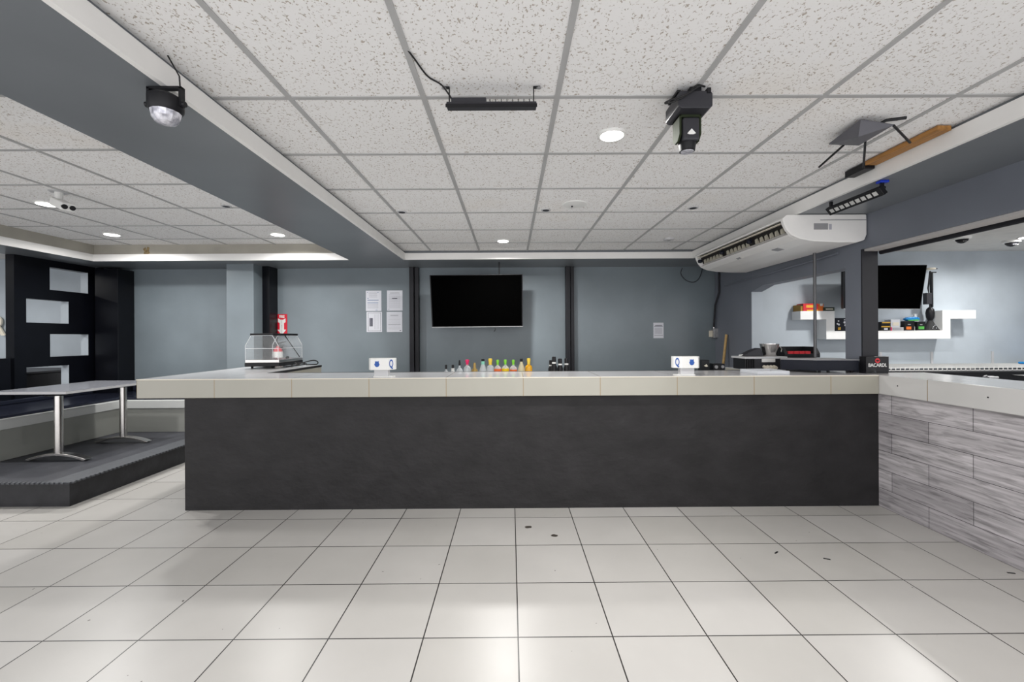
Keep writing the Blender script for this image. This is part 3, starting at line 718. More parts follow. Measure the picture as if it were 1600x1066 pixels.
# ---------------------------------------------------------------- things on the back wall
def paper(px0, py0, px1, py1, label, kind, group='papers posted on the back wall'):
    a, c = at(px0, py0, 6.155), at(px1, py1, 6.155)
    t = thing('posted_paper', label, 'paper', ((a.x + c.x) / 2, 6.157, c.z), group)
    w, h = c.x - a.x, a.z - c.z
    MB().box(a.x, c.x, 6.1565, 6.1595, c.z, a.z).build('sheet', 'paper', t)
    y0, y1 = 6.1555, 6.1567
    def line(u0, u1, v, th): return (a.x + u0 * w, a.x + u1 * w, y0, y1, a.z - (v + th) * h, a.z - v * h)
    f, k = MB(), MB()
    if kind == 'letter':
        for i in range(6): f.box(*line(.2, .72, .08 + i * .045, .012))
        for i in range(5): f.box(*line(.1, .8, .66 + i * .05, .015))
        k.box(*line(.1, .82, .45, .03)); k.box(*line(.1, .8, .58, .03)); k.box(*line(.62, .76, .95, .02)); k.box(*line(.1, .17, .36, .03)); k.box(*line(.08, .14, .07, .03)); k.box(*line(.74, .82, .07, .03))
        ink = 'blueink'
    elif kind == 'notice':
        for i in range(14): f.box(*line(.12, .86, .2 + i * .05, .010))
        k.box(*line(.33, .66, .38, .035)); k.box(*line(.1, .14, .92, .03)); k.box(*line(.2, .8, .12, .015)); ink = 'ink'
    elif kind == 'certificate':
        for r in ((.10, .92, .05, .012), (.10, .92, .93, .012)): k.box(*line(*r))
        for u in (.10, .905): k.box(a.x + u * w, a.x + (u + .015) * w, y0, y1, c.z + .06 * h, a.z - .05 * h)
        k.box(*line(.20, .28, .30, .42)); k.box(*line(.30, .40, .30, .42))
        for u in (.52, .60, .68, .76): f.box(a.x + u * w, a.x + (u + .012) * w, y0, y1, c.z + .15 * h, a.z - .12 * h)
        ink = 'ink'
    elif kind == 'form':
        for i in range(15): f.box(*line(.1, .9, .1 + i * .055, .008))
        k.box(*line(.25, .75, .17, .014)); k.box(*line(.1, .9, .61, .014)); k.box(*line(.84, .92, .91, .03)); ink = 'ink'
    else:
        for i in range(10): f.box(*line(.12, .85, .33 + i * .042, .018))
        k.box(*line(.16, .86, .15, .035)); k.box(*line(.08, .92, .23, .025)); k.box(*line(.08, .92, .81, .02)); ink = 'ink'
    f.build('faint_print', 'faint', t); k.build('dark_print', ink, t)
paper(571.5, 454.5, 596, 486, 'posted white paper with two blue lines of print, upper left of the four sheets', 'letter')
paper(604.5, 454, 629, 485.5, 'posted white notice full of small print, upper right of the four sheets', 'notice')
paper(572.5, 487.5, 597, 519, 'bordered certificate posted sideways, lower left of the four sheets', 'certificate')
paper(604, 487.5, 628.5, 519, 'posted white form with ruled lines, lower right of the four sheets', 'form')
paper(1021, 504.5, 1037, 528.5, 'single small paper alone on the dark right part of the back wall', 'memo', None)

a, c = at(432, 491, 6.15), at(448.5, 524.5, 6.15)
t = thing('fire_extinguisher_sign', 'red sign with a white downward arrow above the fire extinguisher', 'sign', ((a.x + c.x) / 2, 6.155, c.z))
MB().box(a.x, c.x, 6.153, 6.158, c.z, a.z).build('plate', 'red', t)
w, h, cx = c.x - a.x, a.z - c.z, (a.x + c.x) / 2
ar = [(-.10, .20), (.10, .20), (.36, .20), (.36, .40), (.20, .42), (.20, .76), (.36, .76), (0, .98), (-.36, .76), (-.20, .76), (-.20, .42), (-.36, .40), (-.36, .20)]
ar = [(-.36, .20), (-.12, .26), (.12, .26), (.36, .20), (.36, .38), (.20, .42), (.20, .72), (.42, .72), (0, .98), (-.42, .72), (-.20, .72), (-.20, .42), (-.36, .38)]
MB().prism([(cx + u * w, a.z - v * h) for u, v in ar], 6.151, 6.1532, 'y').build('arrow', 'white', t)
text('word_fire', 'FIRE', .050, 'white', t, (cx, 6.1525, a.z - .12 * h), FRONT, .0006, .85, .002)
text('word_extinguisher', '\n'.join('EXTINGUISHER'), .0155, 'ink', t, (cx, 6.1505, a.z - .60 * h), FRONT, .0004)
e0 = at(434, 560, 6.08)
t = thing('fire_extinguisher', 'small red fire extinguisher with a white label on the wall under the red sign', 'fire extinguisher', (e0.x, 6.08, 0.95))
MB().lathe([(.055, .95), (.066, .97), (.066, 1.17), (.05, 1.22), (.022, 1.24), (.020, 1.26)], (e0.x, 6.08, 0), 24).build('cylinder', 'red', t, smooth=True)
MB().lathe([(.067, 1.06), (.067, 1.18)], (e0.x, 6.08, 0), 24).build('label', 'white', t)
b = MB(); b.box(e0.x - .015, e0.x + .09, 6.065, 6.095, 1.262, 1.275); b.prism([(e0.x - .01, 1.28), (e0.x + .11, 1.315), (e0.x + .11, 1.325), (e0.x - .02, 1.30)], 6.068, 6.092, 'y'); b.lathe([(.016, 1.255), (.016, 1.29)], (e0.x, 6.08, 0), 12)
b.build('valve_handle', 'plastic', t)
MB().tube([(e0.x - .01, 6.07, 1.26), (e0.x - .06, 6.05, 1.25), (e0.x - .095, 6.04, 1.17), (e0.x - .085, 6.04, 1.05)], .011, 8).build('hose', 'plastic', t, smooth=True)
MB().box(e0.x - .03, e0.x + .03, 6.13, 6.158, 1.0, 1.25).build('bracket', 'plastic', t)

# wall televisions
def tv(label, c4, name='television', thick=.045):
    f = [Vector(v) for v in c4]                     # BL BR TR TL seen from the front
    n = (f[1] - f[0]).cross(f[3] - f[0]).normalized()
    if n.y > 0: n = -n
    cen = sum(f, Vector()) / 4
    t = thing(name, label, 'television', (cen.x, cen.y, min(v.z for v in f)))
    MB().hexa([v - n * thick for v in f], f).build('housing', 'plastic', t, bevel=.003)
    g = [v + (cen - v) * .022 for v in f]
    MB().hexa([v - n * .001 for v in g], [v + n * .0015 for v in g]).build('screen', 'screen', t)
    lo = [f[0] + n * .001, f[1] + n * .001]
    u = (f[3] - f[0]).normalized()
    MB().hexa([lo[0], lo[1], lo[1] + n * .004, lo[0] + n * .004], [lo[0] + u * .008, lo[1] + u * .008, lo[1] + u * .008 + n * .004, lo[0] + u * .008 + n * .004]).build('chrome_strip', 'galv', t)
    return t, cen, n
t1, cen, n = tv('large black wall television tilted behind the middle of the bar', [at(675, 512, 5.67), at(817, 510.5, 5.72), at(817, 428.5, 5.66), at(671, 430, 5.58)])
MB().box(cen.x - .12, cen.x + .12, cen.y + .03, 6.158, cen.z - .1, cen.z + .1, .004).build('wall_mount', 'plastic', t1)
p = at(780, 430, 5.7)
MB().tube([(p.x, 5.72, p.z - .03), (p.x, 5.72, SZ - .001)], .007, 8).build('power_cord', 'rubber', t1)
p = at(773, 514, 5.7)
MB().tube([(p.x, 5.71, p.z + .05), (p.x + .008, 5.71, p.z - .01), (p.x - .01, 5.71, p.z - .035)], .006, 8).build('loose_cord', 'rubber', t1)
t2, cen, n = tv('black television tilted down on the pale wall above the right-hand shelf', [at(1318, 483, 5.66), at(1438, 483.5, 5.66), at(1449, 414, 5.56), at(1318, 415, 5.56)])
MB().box(cen.x - .12, cen.x + .12, cen.y + .03, 6.158, cen.z - .1, cen.z + .1, .004).build('wall_mount', 'plastic', t2)

# ---------------------------------------------------------------- stepped shelf and what stands on it
shz = [1.31, 1.425, 1.587, 1.705]
YF = 5.97
b = MB()
xs = [at(1250.7, 490, YF).x, at(1291, 490, YF).x, at(1304, 490, YF).x, at(1472.6, 490, YF).x, at(1485, 490, YF).x, at(1524.7, 490, YF).x]
poly = [(xs[0], shz[2]), (xs[1], shz[2]), (xs[1], shz[0]), (xs[4], shz[0]), (xs[4], shz[2]), (xs[5], shz[2]), (xs[5], shz[3]), (xs[3], shz[3]), (xs[3], shz[1]), (xs[2], shz[1]), (xs[2], shz[3]), (xs[0], shz[3])]
b.prism(poly, YF, 6.158, 'y')
b.build('wall_shelf', mat('shelf_white', (0.86, 0.86, 0.85), 0.4))
tag(bpy.data.objects['wall_shelf'], 'white stepped wall shelf on the pale wall at right', 'shelf')
zt2, zl2 = shz[3], shz[1]
def carton(name, px0, px1, py_top, zb, Y0_, Y1_, m, label, parts=(), cat='box', group='packets on the stepped shelf'):
    a = at(px0, py_top, Y0_); c = at(px1, py_top, Y0_)
    t = thing(name, label, cat, ((a.x + c.x) / 2, (Y0_ + Y1_) / 2, zb), group)
    MB().box(a.x, c.x, Y0_, Y1_, zb, a.z, .002).build('carton', m, t)
    w, h = c.x - a.x, a.z - zb
    for nm, mm, u0, u1, v0, v1 in parts:
        MB().box(a.x + u0 * w, a.x + u1 * w, Y0_ - .003, Y0_ + .001, zb + v0 * h, zb + v1 * h).build(nm, mm, t)
    return t
a = at(1238, 475, 6.0)
carton('ochre_box', 1250.9, 1254.5, 476.5, zt2, 5.99, 6.15, 'ochre', 'ochre box with a black lid at the left end of the stepped shelf', [('lid', 'plastic', 0, 1, .82, 1.02)])
carton('snack_bag', 1255, 1278, 474.5, zt2, 5.98, 6.12, 'redbox', 'red snack packet with yellow print on the upper left step of the shelf', [('yellow_print', 'yellow', .2, .72, .45, .8), ('yellow_base', 'yellow', .25, 1, 0, .18)], 'packet')
t = carton('orange_packet', 1278.5, 1287, 475, zt2, 5.99, 6.12, 'orange', 'crumpled orange and white packet beside the red snack packet', [('white_corner', 'white', .3, .8, .7, 1.05)], 'packet')
carton('dark_green_box', 1286.8, 1304, 480.2, zt2, 5.975, 6.12, 'darkgreen', 'flat dark green box with pale lettering at the right of the upper left step', [('pale_print', 'cream', .2, .85, .35, .65)])
t = carton('spotted_box', 1305, 1326, 497, zl2, 6.0, 6.12, 'navy', 'dark navy box with white spots on the low step behind the steel pole', [('yellow_mark', 'yellow', .2, .4, .08, .3)])
c0 = at(1305, 497, 6.0)
b = MB()
for u, v, r in ((.03, .10, .012), (.045, .14, .01), (.05, .09, .014), (.13, .12, .016), (.14, .08, .014), (.05, .05, .008), (.13, .155, .009)):
    b.tube([(c0.x + u, 6.001, zl2 + v), (c0.x + u, 5.997, zl2 + v)], r, 10)
b.build('white_spots', 'paper', t)
carton('striped_packet', 1377, 1391, 503.0, zl2, 6.0, 6.12, 'plastic', 'dark packet with yellow bands on the shelf beside the black pillar end', [('yellow_band', 'yellow', 0, 1, .40, .52), ('yellow_top', 'yellow', .1, 1, .85, .98), ('label', 'paper', .3, .7, .08, .3)], 'packet')
carton('white_packet', 1391.8, 1406, 499.5, zl2, 6.02, 6.12, 'paper', 'white and beige packet standing behind the small pink box', [('beige_print', 'cream', .2, .9, .45, .75)], 'packet')
carton('small_pink_box', 1391.5, 1412, 511.5, zl2, 5.985, 6.015, 'lightgrey', 'flat pale box with a pink end lying in front on the shelf', [('pink_end', 'cappink', 0, .1, 0, 1), ('print', 'faint', .2, .8, .3, .7)])
carton('black_box_with_chili', 1413.5, 1429, 502.0, zl2, 5.99, 6.055, 'plastic', 'black box with a red and orange print on the lower shelf', [('red_print', 'orange', .15, .65, .12, .42), ('grey_mark', 'grey', .3, .6, .6, .7)])
carton('black_box_with_lime', 1433, 1446.5, 502.5, zl2, 5.99, 6.055, 'plastic', 'black box with a green print beside the black ornamental stand', [('green_print', 'green', .15, .8, .15, .45), ('grey_mark', 'grey', .3, .6, .6, .7)])
p = at(1431, 515, 5.99)
tag(MB().lathe([(.012, 0), (.013, .05), (.007, .065), (.007, .09)], (p.x, 6.02, zl2), 12).build('little_white_bottle', 'white', smooth=True), 'tiny white bottle standing between the two black boxes', 'bottle')
zb2 = at(1420, 502.0, 5.99).z
p0 = at(1407.5, 496, 6.03)
b = MB(); random.seed(4)
N_ = 12
for r_, z_ in ((0, 0),): pass
b.prism([(at(1407, 0, 6.05).x + 0, zb2 + .03), (at(1412, 0, 6.05).x, zb2 + .002), (at(1428, 0, 6.05).x, zb2 + .002), (at(1430, 0, 6.05).x, zb2 + .045), (at(1424, 0, 6.05).x, zb2 + .062), (at(1411, 0, 6.05).x, zb2 + .055)], 5.995, 6.06, 'y')
t = thing('blue_plastic_bag', 'crumpled bright blue and green bag lying on the black boxes', 'bag', (p0.x + .1, 6.06, zb2)); b.build('bag', 'skyblue', t, bevel=.012)
b = MB(); b.prism([(at(1409, 0, 6.05).x, zb2 + .018), (at(1412, 0, 6.05).x, zb2 + .004), (at(1427, 0, 6.05).x, zb2 + .004), (at(1426, 0, 6.05).x, zb2 + .025)], 5.990, 5.996, 'y'); b.build('green_print', 'green', t)
p = at(1431, 490, 6.09)
t = thing('white_jug', 'frosted white plastic jug behind the blue bag', 'jug', (p.x, 6.09, zl2))
MB().lathe([(.040, 0), (.042, .02), (.042, .17), (.02, .205), (.015, .215)], (p.x, 6.11, zl2), 18).build('body', mat('frosted_plastic', (0.62, 0.65, 0.67), 0.5), t, smooth=True)
MB().lathe([(.017, .215), (.017, .235)], (p.x, 6.11, zl2), 12).build('cap', 'white', t)
# tall black ornamental stand
p = at(1454.5, 516, 6.05)
t = thing('ornamental_stand', 'tall black ornamental stand with a flared glittering base on the stepped shelf', 'stand', (p.x, 6.05, zl2))
k = 6.05 / 671
MB().lathe([(.115, 0), (.11, .01), (.05, .10), (.028, .145)], (p.x, 6.06, zl2), 16, 1.0, .75).build('base', 'rubber', t)
MB().lathe([(.028, .145), (.045, .19), (.050, .25), (.042, .30), (.02, .33)], (p.x, 6.06, zl2), 16).build('bulb', 'plastic', t, smooth=True)
b = MB(); b.box(p.x + .005, p.x + .028, 6.04, 6.07, zl2 + .33, zl2 + .82)
b.tube([(p.x - .01, 6.05, zl2 + .33), (p.x - .035, 6.05, zl2 + .60), (p.x - .005, 6.05, zl2 + .84)], .010, 8)
b.box(p.x - .005, p.x + .075, 6.04, 6.06, zl2 + .815, zl2 + .828)
b.build('column', 'plastic', t)
MB().box(p.x - .085, p.x - .01, 6.02, 6.08, zl2 + .37, zl2 + .53, .005).build('motor_box', 'charcoal', t)
MB().lathe([(.05, .86), (.058, .87), (.05, .885)], (p.x + .01, 6.06, zl2), 16).build('pale_dish', 'cream', t)
MB().box(p.x + .055, p.x + .10, 6.05, 6.07, zl2 + .868, zl2 + .88).build('dish_handle', 'plastic', t)
b = MB()
for u, v in ((-.04, .05), (-.02, .07), (.01, .06), (-.05, .03), (.03, .03), (0, .03), (.06, .015)): b.tube([(p.x + u, 5.975, zl2 + v), (p.x + u + .008, 5.975, zl2 + v + .006)], .004, 5)
o = b.build('glitter', 'paper', t)

# wire shelf, standards and cabinet in the right-hand room
t = thing('wire_shelf', 'white wire shelf along the pale wall behind the bar wing', 'shelf', (6.1, 5.8, 0.94))
xw0, xw1 = 4.80, 7.75
b = MB()
for k in range(int((xw1 - xw0) / .03)): b.box(xw0 + k * .03, xw0 + k * .03 + .006, 5.48, 6.15, .945, .951)
for y in (5.48, 5.70, 5.92, 6.14): b.box(xw0, xw1, y, y + .008, .938, .945)
b.box(xw0, xw1, 5.474, 5.48, .905, .913)
for k in range(int((xw1 - xw0) / .06)): b.box(xw0 + k * .06, xw0 + k * .06 + .008, 5.474, 5.480, .905, .951)
b.build('wire_deck', 'white', t)
for px in (1456, 1551, 1376):
    x = at(px, 560, 6.15).x
    MB().box(x - .014, x + .014, 6.145, 6.158, .6, 1.12).build('wall_standard', 'lightgrey', t)
    MB().box(x - .006, x + .006, 5.6, 6.145, .915, .938).build('shelf_bracket', 'lightgrey', t)
tag(MB().box(7.05, 7.7, 5.60, 5.95, .952, .985, .012).build('blue_folded_bag', 'skyblue'), 'flat bright blue folded plastic lying on the white wire shelf', 'bag')
tag(MB().box(4.0, 8.0, 5.50, 6.10, 0, .885, .004).build('back_cabinet', 'plastic'), 'long black cabinet under the white wire shelf', 'cabinet')
t = thing('faucet', 'small chrome tap just behind the bar wing countertop', 'tap', (at(1549, 588, 3.9).x, 3.9, .80))
p = at(1549, 588, 3.9)
b = MB(); b.box(p.x - .05, p.x + .04, 3.87, 3.93, p.z - .02, p.z, .006); b.tube([(p.x - .04, 3.9, p.z - .005), (p.x - .10, 3.85, p.z + .01), (p.x - .16, 3.82, p.z + .005)], .006, 8); b.build('spout', 'galv', t)
MB().tube([(p.x, 3.9, .80), (p.x, 3.9, p.z - .02)], .012, 10).build('stem', 'galv', t)
tag(MB().box(3.46, 5.6, 3.70, 4.25, .0, .80, .006).build('sink_unit', 'charcoal'), 'dark sink unit hidden behind the bar wing', 'sink')
p = atz(1596, 588.5, ST)
tag(MB().box(p.x - .03, p.x + .12, p.y - .07, p.y + .04, ST, ST + .010, .003).build('black_tray', 'plastic'), 'thin black tray on the bar wing at the right edge', 'tray')

# ---------------------------------------------------------------- air conditioner
FIN = mat('fin_beige', (0.45, 0.43, 0.35), 0.6)
LOUVRE = mat('louvre_cream', (0.74, 0.69, 0.58), 0.4)
t = thing('air_conditioner', 'large white ceiling-hung air conditioner with open louvred outlet at right', 'air conditioner', (2.6, 4.35, 2.13))
ya, yb = 3.52, 5.20
prof = [(2.275, 2.362), (2.238, 2.33), (2.250, 2.285), (2.275, 2.235), (2.310, 2.195), (2.38, 2.163), (2.50, 2.142), (2.70, 2.132), (2.86, 2.132), (2.915, 2.150), (2.934, 2.195), (2.934, 2.300), (2.932, 2.362)]
b = MB()
b.prism(prof[:1] + [(2.285, 2.345), (2.330, 2.23)] + prof[4:], ya + .03, yb - .03, 'y')      # core behind the outlet
b.build('casing', 'ac', t)
for k, (y0, y1) in enumerate(((ya, ya + .035), (yb - .035, yb))):
    e = MB(); e.prism(prof, y0, y1, 'y'); e.build('end_cap', 'ac', t, bevel=.006)
e = MB(); e.prism([(2.275, 2.362), (2.238, 2.33), (2.241, 2.318), (2.30, 2.325), (2.30, 2.362)], ya + .035, yb - .035, 'y')
e.prism([(2.300, 2.203), (2.312, 2.193), (2.38, 2.1625), (2.40, 2.18), (2.335, 2.225)], ya + .035, yb - .035, 'y'); e.build('lip', 'ac', t)
MB().prism([(2.284, 2.335), (2.326, 2.232), (2.336, 2.236), (2.294, 2.339)], ya + .036, yb - .036, 'y').build('outlet_recess', 'ac_dark', t)
for s in range(3):                                  # three horizontal louvres, fins between
    y0 = ya + .05 + s * .53; y1 = y0 + .50
    e = MB(); e.prism([(2.243, 2.300), (2.250, 2.293), (2.292, 2.302), (2.288, 2.309)], y0, y1, 'y'); e.build('louvre', LOUVRE, t)
    for k in range(6):
        y = y0 + .035 + k * .075
        MB().prism([(2.298, 2.272), (2.286, 2.262), (2.290, 2.222), (2.318, 2.230)], y, y + .022, 'y').build('fin', FIN, t)
    e = MB(); e.lathe([(.001, -.022), (.02, -.018), (.026, 0), (.02, .018), (.001, .022)], (0, 0, 0), 14)
    bmesh.ops.translate(e.b, verts=e.b.verts[:], vec=(2.276, y1 + .008, 2.262)); e.build('motor_hub', 'navy', t)
MB().box(2.55, 2.934, ya - .002, ya + .02, 2.312, 2.318).build('seam', 'grey', t)
p = at(1283, 354, ya)
MB().box(p.x - .06, p.x + .055, ya - .003, ya + .001, p.z - .025, p.z + .025).build('rating_label', 'grey', t)
MB().box(p.x + .065, p.x + .085, ya - .003, ya + .001, p.z - .025, p.z + .020).build('barcode_label', 'faint', t)
p = atz(1236, 381, 2.150)
MB().prism([(2.41, 2.1525), (2.41, 2.1605), (2.47, 2.151), (2.47, 2.143)], 3.86, 3.95, 'y').build('control_panel', 'grey', t)
MB().prism([(2.355, 2.170), (2.355, 2.1765), (2.375, 2.168), (2.375, 2.1605)], 4.40, 4.47, 'y').build('badge', 'grey', t)

# ---------------------------------------------------------------- ceiling lamps and fittings
def downlight(x, y, z, label, r=0.062, w=LAMP_W, color=(1, 0.985, 0.96), cast=True):
    t = thing('downlight', label, 'ceiling light', (x, y, z - .012), 'lit round ceiling lights')
    MB().lathe([(r, -.010), (r + .012, -.010), (r + .016, -.002), (r + .016, 0.0)], (x, y, z), 28).build('rim', 'white', t, smooth=True)
    MB().lathe([(r, -.0115), (r, -.0095)], (x, y, z), 28).build('diffuser', 'lamp', t)
    ld = bpy.data.lights.new('bulb', 'AREA'); ld.shape = 'DISK'; ld.size = 2 * r; ld.energy = w; ld.color = color; ld.spread = math.radians(165)
    lo = bpy.data.objects.new('bulb', ld); C.objects.link(lo); lo.parent = t; lo.location = (0, 0, -.006)
    return t
p = atz(956, 210, CZ); downlight(p.x, p.y, CZ, 'lit round ceiling light nearest the camera, between the light bar and the moving head')
p = atz(786, 376, CZ); downlight(p.x, p.y, CZ, 'lit round ceiling light far back in the middle tray above the television', w=42)
p = atz(73, 318, LZ); downlight(p.x, p.y, LZ, 'brightest lit ceiling light at left, beside the white bullet camera', .07)
p = atz(175, 366, LZ); downlight(p.x, p.y, LZ, 'lit ceiling light at the back left above the black screen', .07)
p = atz(434, 366, LZ); downlight(p.x, p.y, LZ, 'lit ceiling light at the right end of the left tray', .07)
p = atz(1607, 370, 2.565); downlight(p.x, p.y, 2.565, 'lit ceiling light at the right edge beside the dome camera', .08, 26)
for x, y, w in ((0.1, 0.62, 6), (1.5, 0.62, 10), (-0.9, -0.5, 8), (1.5, -0.5, 8), (-3.4, -0.3, 24)):  # unseen lamps added behind the camera as even fill
    z = CZ if x > -2 else SZ
    if w: downlight(x, y, z, 'unseen fill light added behind the camera', w=w)
downlight(4.55, 4.75, 2.565, 'round ceiling light hidden by the header, over the stepped shelf', .08, 36)
downlight(5.2, 2.6, 2.565, 'unseen ceiling light added over the bar wing side of the right-hand room', .08, 30)  # unseen lamp added to brighten the right-hand room
downlight(-7.4, 4.6, 2.565, 'unseen ceiling light added over the room behind the black screen', .08, 40)  # unseen lamp added to light the room past the screen

for (px, py), lb in zip(((628, 331), (853, 328), (1083, 324.5)), ('unlit recessed spot with a dark ring, left of the row of three', 'unlit recessed spot beside the round white ceiling speaker', 'unlit recessed spot, right of the row of three')):
    p = atz(px, py, CZ)
    p.z = CZ
    t = thing('recessed_spot', lb, 'ceiling light', (p.x, p.y, CZ - .006), 'unlit recessed spots')
    MB().lathe([(.030, -.006), (.042, -.006), (.044, 0)], (p.x, p.y, CZ), 20).build('rim', 'lightgrey', t)
    MB().lathe([(.030, -.0065), (.030, -.0055)], (p.x, p.y, CZ), 20).build('dark_bulb', 'charcoal', t)
p = atz(353.5, 322, LZ)
t = thing('recessed_spot', 'unlit recessed spot in the left tray beside the grey beam', 'ceiling light', (p.x, p.y, LZ - .006))
MB().lathe([(.030, -.006), (.042, -.006), (.044, 0)], (p.x, p.y, LZ), 20).build('rim', 'lightgrey', t)
MB().lathe([(.030, -.0065), (.030, -.0055)], (p.x, p.y, LZ), 20).build('dark_bulb', 'charcoal', t)
for qx, qy, an, lb in ((1213, 864, 35, 'tiny dark scrap on the floor, left of the other scrap'), (1292, 874, -25, 'tiny dark scrap on the floor right of the other one'), (1580, 896, -15, 'dark sliver on the floor at the foot of the plank wing')):
    q = atz(qx, qy, 0); o = MB().box(-.018, .018, -.004, .004, 0, .003).build('floor_scrap', 'plastic'); o.location = (q.x, q.y, 0.0); o.rotation_euler = (0, 0, math.radians(an)); tag(o, lb, 'scrap', 'scraps on the floor')
p = atz(1045, 373, CZ)
t = thing('smoke_detector', 'small round grey-ringed smoke detector at the back right of the ceiling', 'smoke detector', (p.x, p.y, CZ - .02))
MB().lathe([(.035, -.022), (.055, -.018), (.062, 0)], (p.x, p.y, CZ), 22).build('housing', 'lightgrey', t, smooth=True)
MB().lathe([(.02, -.024), (.02, -.021)], (p.x, p.y, CZ), 14).build('sensor', 'grey', t)
p = atz(898, 319, CZ)
t = thing('ceiling_speaker', 'flat round white ceiling speaker near the middle of the ceiling', 'speaker', (p.x, p.y, CZ - .01))
MB().lathe([(.07, -.010), (.10, -.007), (.105, 0)], (p.x, p.y, CZ), 28).build('grille', 'white', t, smooth=True)
MB().lathe([(.006, -.02), (.008, -.009)], (p.x - .02, p.y + .02, CZ), 8).build('nub', 'charcoal', t)

def frame_box(o, ux, uy, uz, dx, dy, dz):
    """oriented box corners about o"""
    lo = [o + ux * a * dx + uy * b_ * dy - uz * dz for a, b_ in ((-1, -1), (1, -1), (1, 1), (-1, 1))]
    return lo, [v + uz * 2 * dz for v in lo]

# bullet camera
p = atz(92, 300, LZ)
t = thing('bullet_camera', 'white twin-eyed bullet security camera on the left ceiling beside a lit lamp', 'security camera', (p.x, p.y, LZ - .15))
MB().lathe([(.055, -.006), (.065, 0)], (p.x, p.y, LZ), 20).build('mount_plate', 'lightgrey', t)
MB().lathe([(.022, -.062), (.028, -.006)], (p.x, p.y, LZ), 12).build('stem', 'white', t)
d = Vector((.86, -.38, -.34)).normalized(); s_ = d.cross(Vector((0, 0, 1))).normalized(); u_ = s_.cross(d)
c0 = Vector((p.x, p.y, LZ - .09))
lo, hi = frame_box(c0 + d * .06, s_, u_, d, .043, .032, .105)
MB().hexa(lo, hi).build('body', 'white', t, bevel=.010)
for s in (-1, 1):
    c1 = c0 + d * .165 + s_ * s * .024
    MB().tube([c1 - d * .01, c1 + d * .006], .019, 16).build('lens', 'plastic', t)
# dome cameras in the right room
for px, py, lb in ((1503, 372, 'white dome security camera in the room behind the bar wing'), (1598, 374, 'second dome camera at the right edge under the bright lamp')):
    p = atz(px, py - 2, 2.565)
    p.y += 0.12 if px > 1550 else 0
    t = thing('dome_camera', lb, 'security camera', (p.x, p.y, 2.48), 'dome cameras')
    MB().lathe([(.075, -.035), (.085, -.03), (.088, 0)], (p.x, p.y, 2.565), 24).build('base', 'white', t, smooth=True)
    MB().lathe([(.012, -.082), (.038, -.070), (.055, -.05), (.062, -.034)], (p.x, p.y, 2.565), 20).build('dome', 'plastic', t, smooth=True)
    for s in (-1, 0, 1): MB().lathe([(.007, -.004), (.007, 0)], (p.x + s * .026, p.y - .045, 2.565 - .060), 8).build('led', 'lightgrey', t)

# disco light under the left beam
Yd = 1.70
p = at(259, 165, Yd)
t = thing('disco_light', 'small black party light with a crystal dome hanging from the left beam', 'party light', (p.x, Yd, 2.20))
bx = p.x
MB().lathe([(.052, 2.262), (.060, 2.275), (.060, 2.318), (.045, 2.328)], (bx, Yd, 0), 26).build('body', 'plastic', t, smooth=True)
MB().lathe([(.012, 2.214), (.034, 2.222), (.047, 2.240), (.052, 2.262)], (bx, Yd, 0), 14).build('crystal_dome', 'lens', t)
b = MB()
b.box(bx - .068, bx - .058, Yd - .011, Yd + .011, 2.285, 2.358); b.box(bx + .058, bx + .068, Yd - .011, Yd + .011, 2.285, 2.358); b.box(bx - .068, bx + .068, Yd - .011, Yd + .011, 2.353, 2.362)
b.build('yoke', 'plastic', t)
for s in (-1, 1): MB().tube([(bx + s * .068, Yd, 2.295), (bx + s * .078, Yd, 2.295)], .011, 10).build('knob', 'plastic', t)
MB().tube([(bx + .06, Yd, 2.31), (bx + .062, Yd - .01, 2.40), (-1.335, Yd - .015, 2.478)], .003, 6).build('strap', 'rubber', t)

# LED bar with its back to the camera
YL = 1.90
a_, c_ = at(698, 165, YL), at(838, 160, YL)
t = thing('light_bar', 'black light bar with cooling fins hung from the middle of the ceiling', 'light bar', ((a_.x + c_.x) / 2, YL, a_.z))
b = MB(); b.prism([(YL - .02, a_.z - .014), (YL + .035, a_.z - .006), (YL + .030, a_.z + .008), (YL - .012, a_.z + .012)], a_.x, c_.x, 'x'); b.build('housing', 'charcoal', t, bevel=.003)
MB().box(a_.x - .002, c_.x + .002, YL - .024, YL - .019, a_.z - .018, a_.z - .004).build('front_lip', 'plastic', t)
MB().box(a_.x + .02, a_.x + .175, YL - .005, YL + .030, a_.z + .010, a_.z + .034, .003).build('driver_box', 'charcoal', t)
for k in range(8): MB().box(a_.x + .19 + k * .025, a_.x + .193 + k * .025, YL - .005, YL + .028, a_.z + .008, a_.z + .026).build('fin', 'plastic', t)
for px, py, s in ((694, 137.5, 1), (838, 133.5, -1)):
    q = atz(px, py, CZ)
    bxx = a_.x + .012 if s > 0 else c_.x - .012
    b = MB(); b.box(bxx - .002, bxx + .002, YL - .008, YL + .008, a_.z + .005, CZ - .006); b.box(min(bxx, bxx - s * .03), max(bxx, bxx - s * .03), YL - .008, YL + .008, CZ - .009, CZ - .0055)
    b.build('bracket', 'plastic', t)
    b = MB(); b.lathe([(.008, -.012), (.011, -.0095), (.011, -.009)], (bxx - s * .024, YL, CZ), 10); b.build('screw', 'galv', t)
q = atz(647, 92, CZ - .01)
cable('light_bar_cable', 'black cable drooping along the ceiling to the light bar', [(q.x - .015, q.y - .04, CZ - .002), (q.x, q.y, CZ - .008), at(668, 119, 1.82) , at(690, 133, 1.87), (a_.x + .022, YL, a_.z + .03)], .0035)

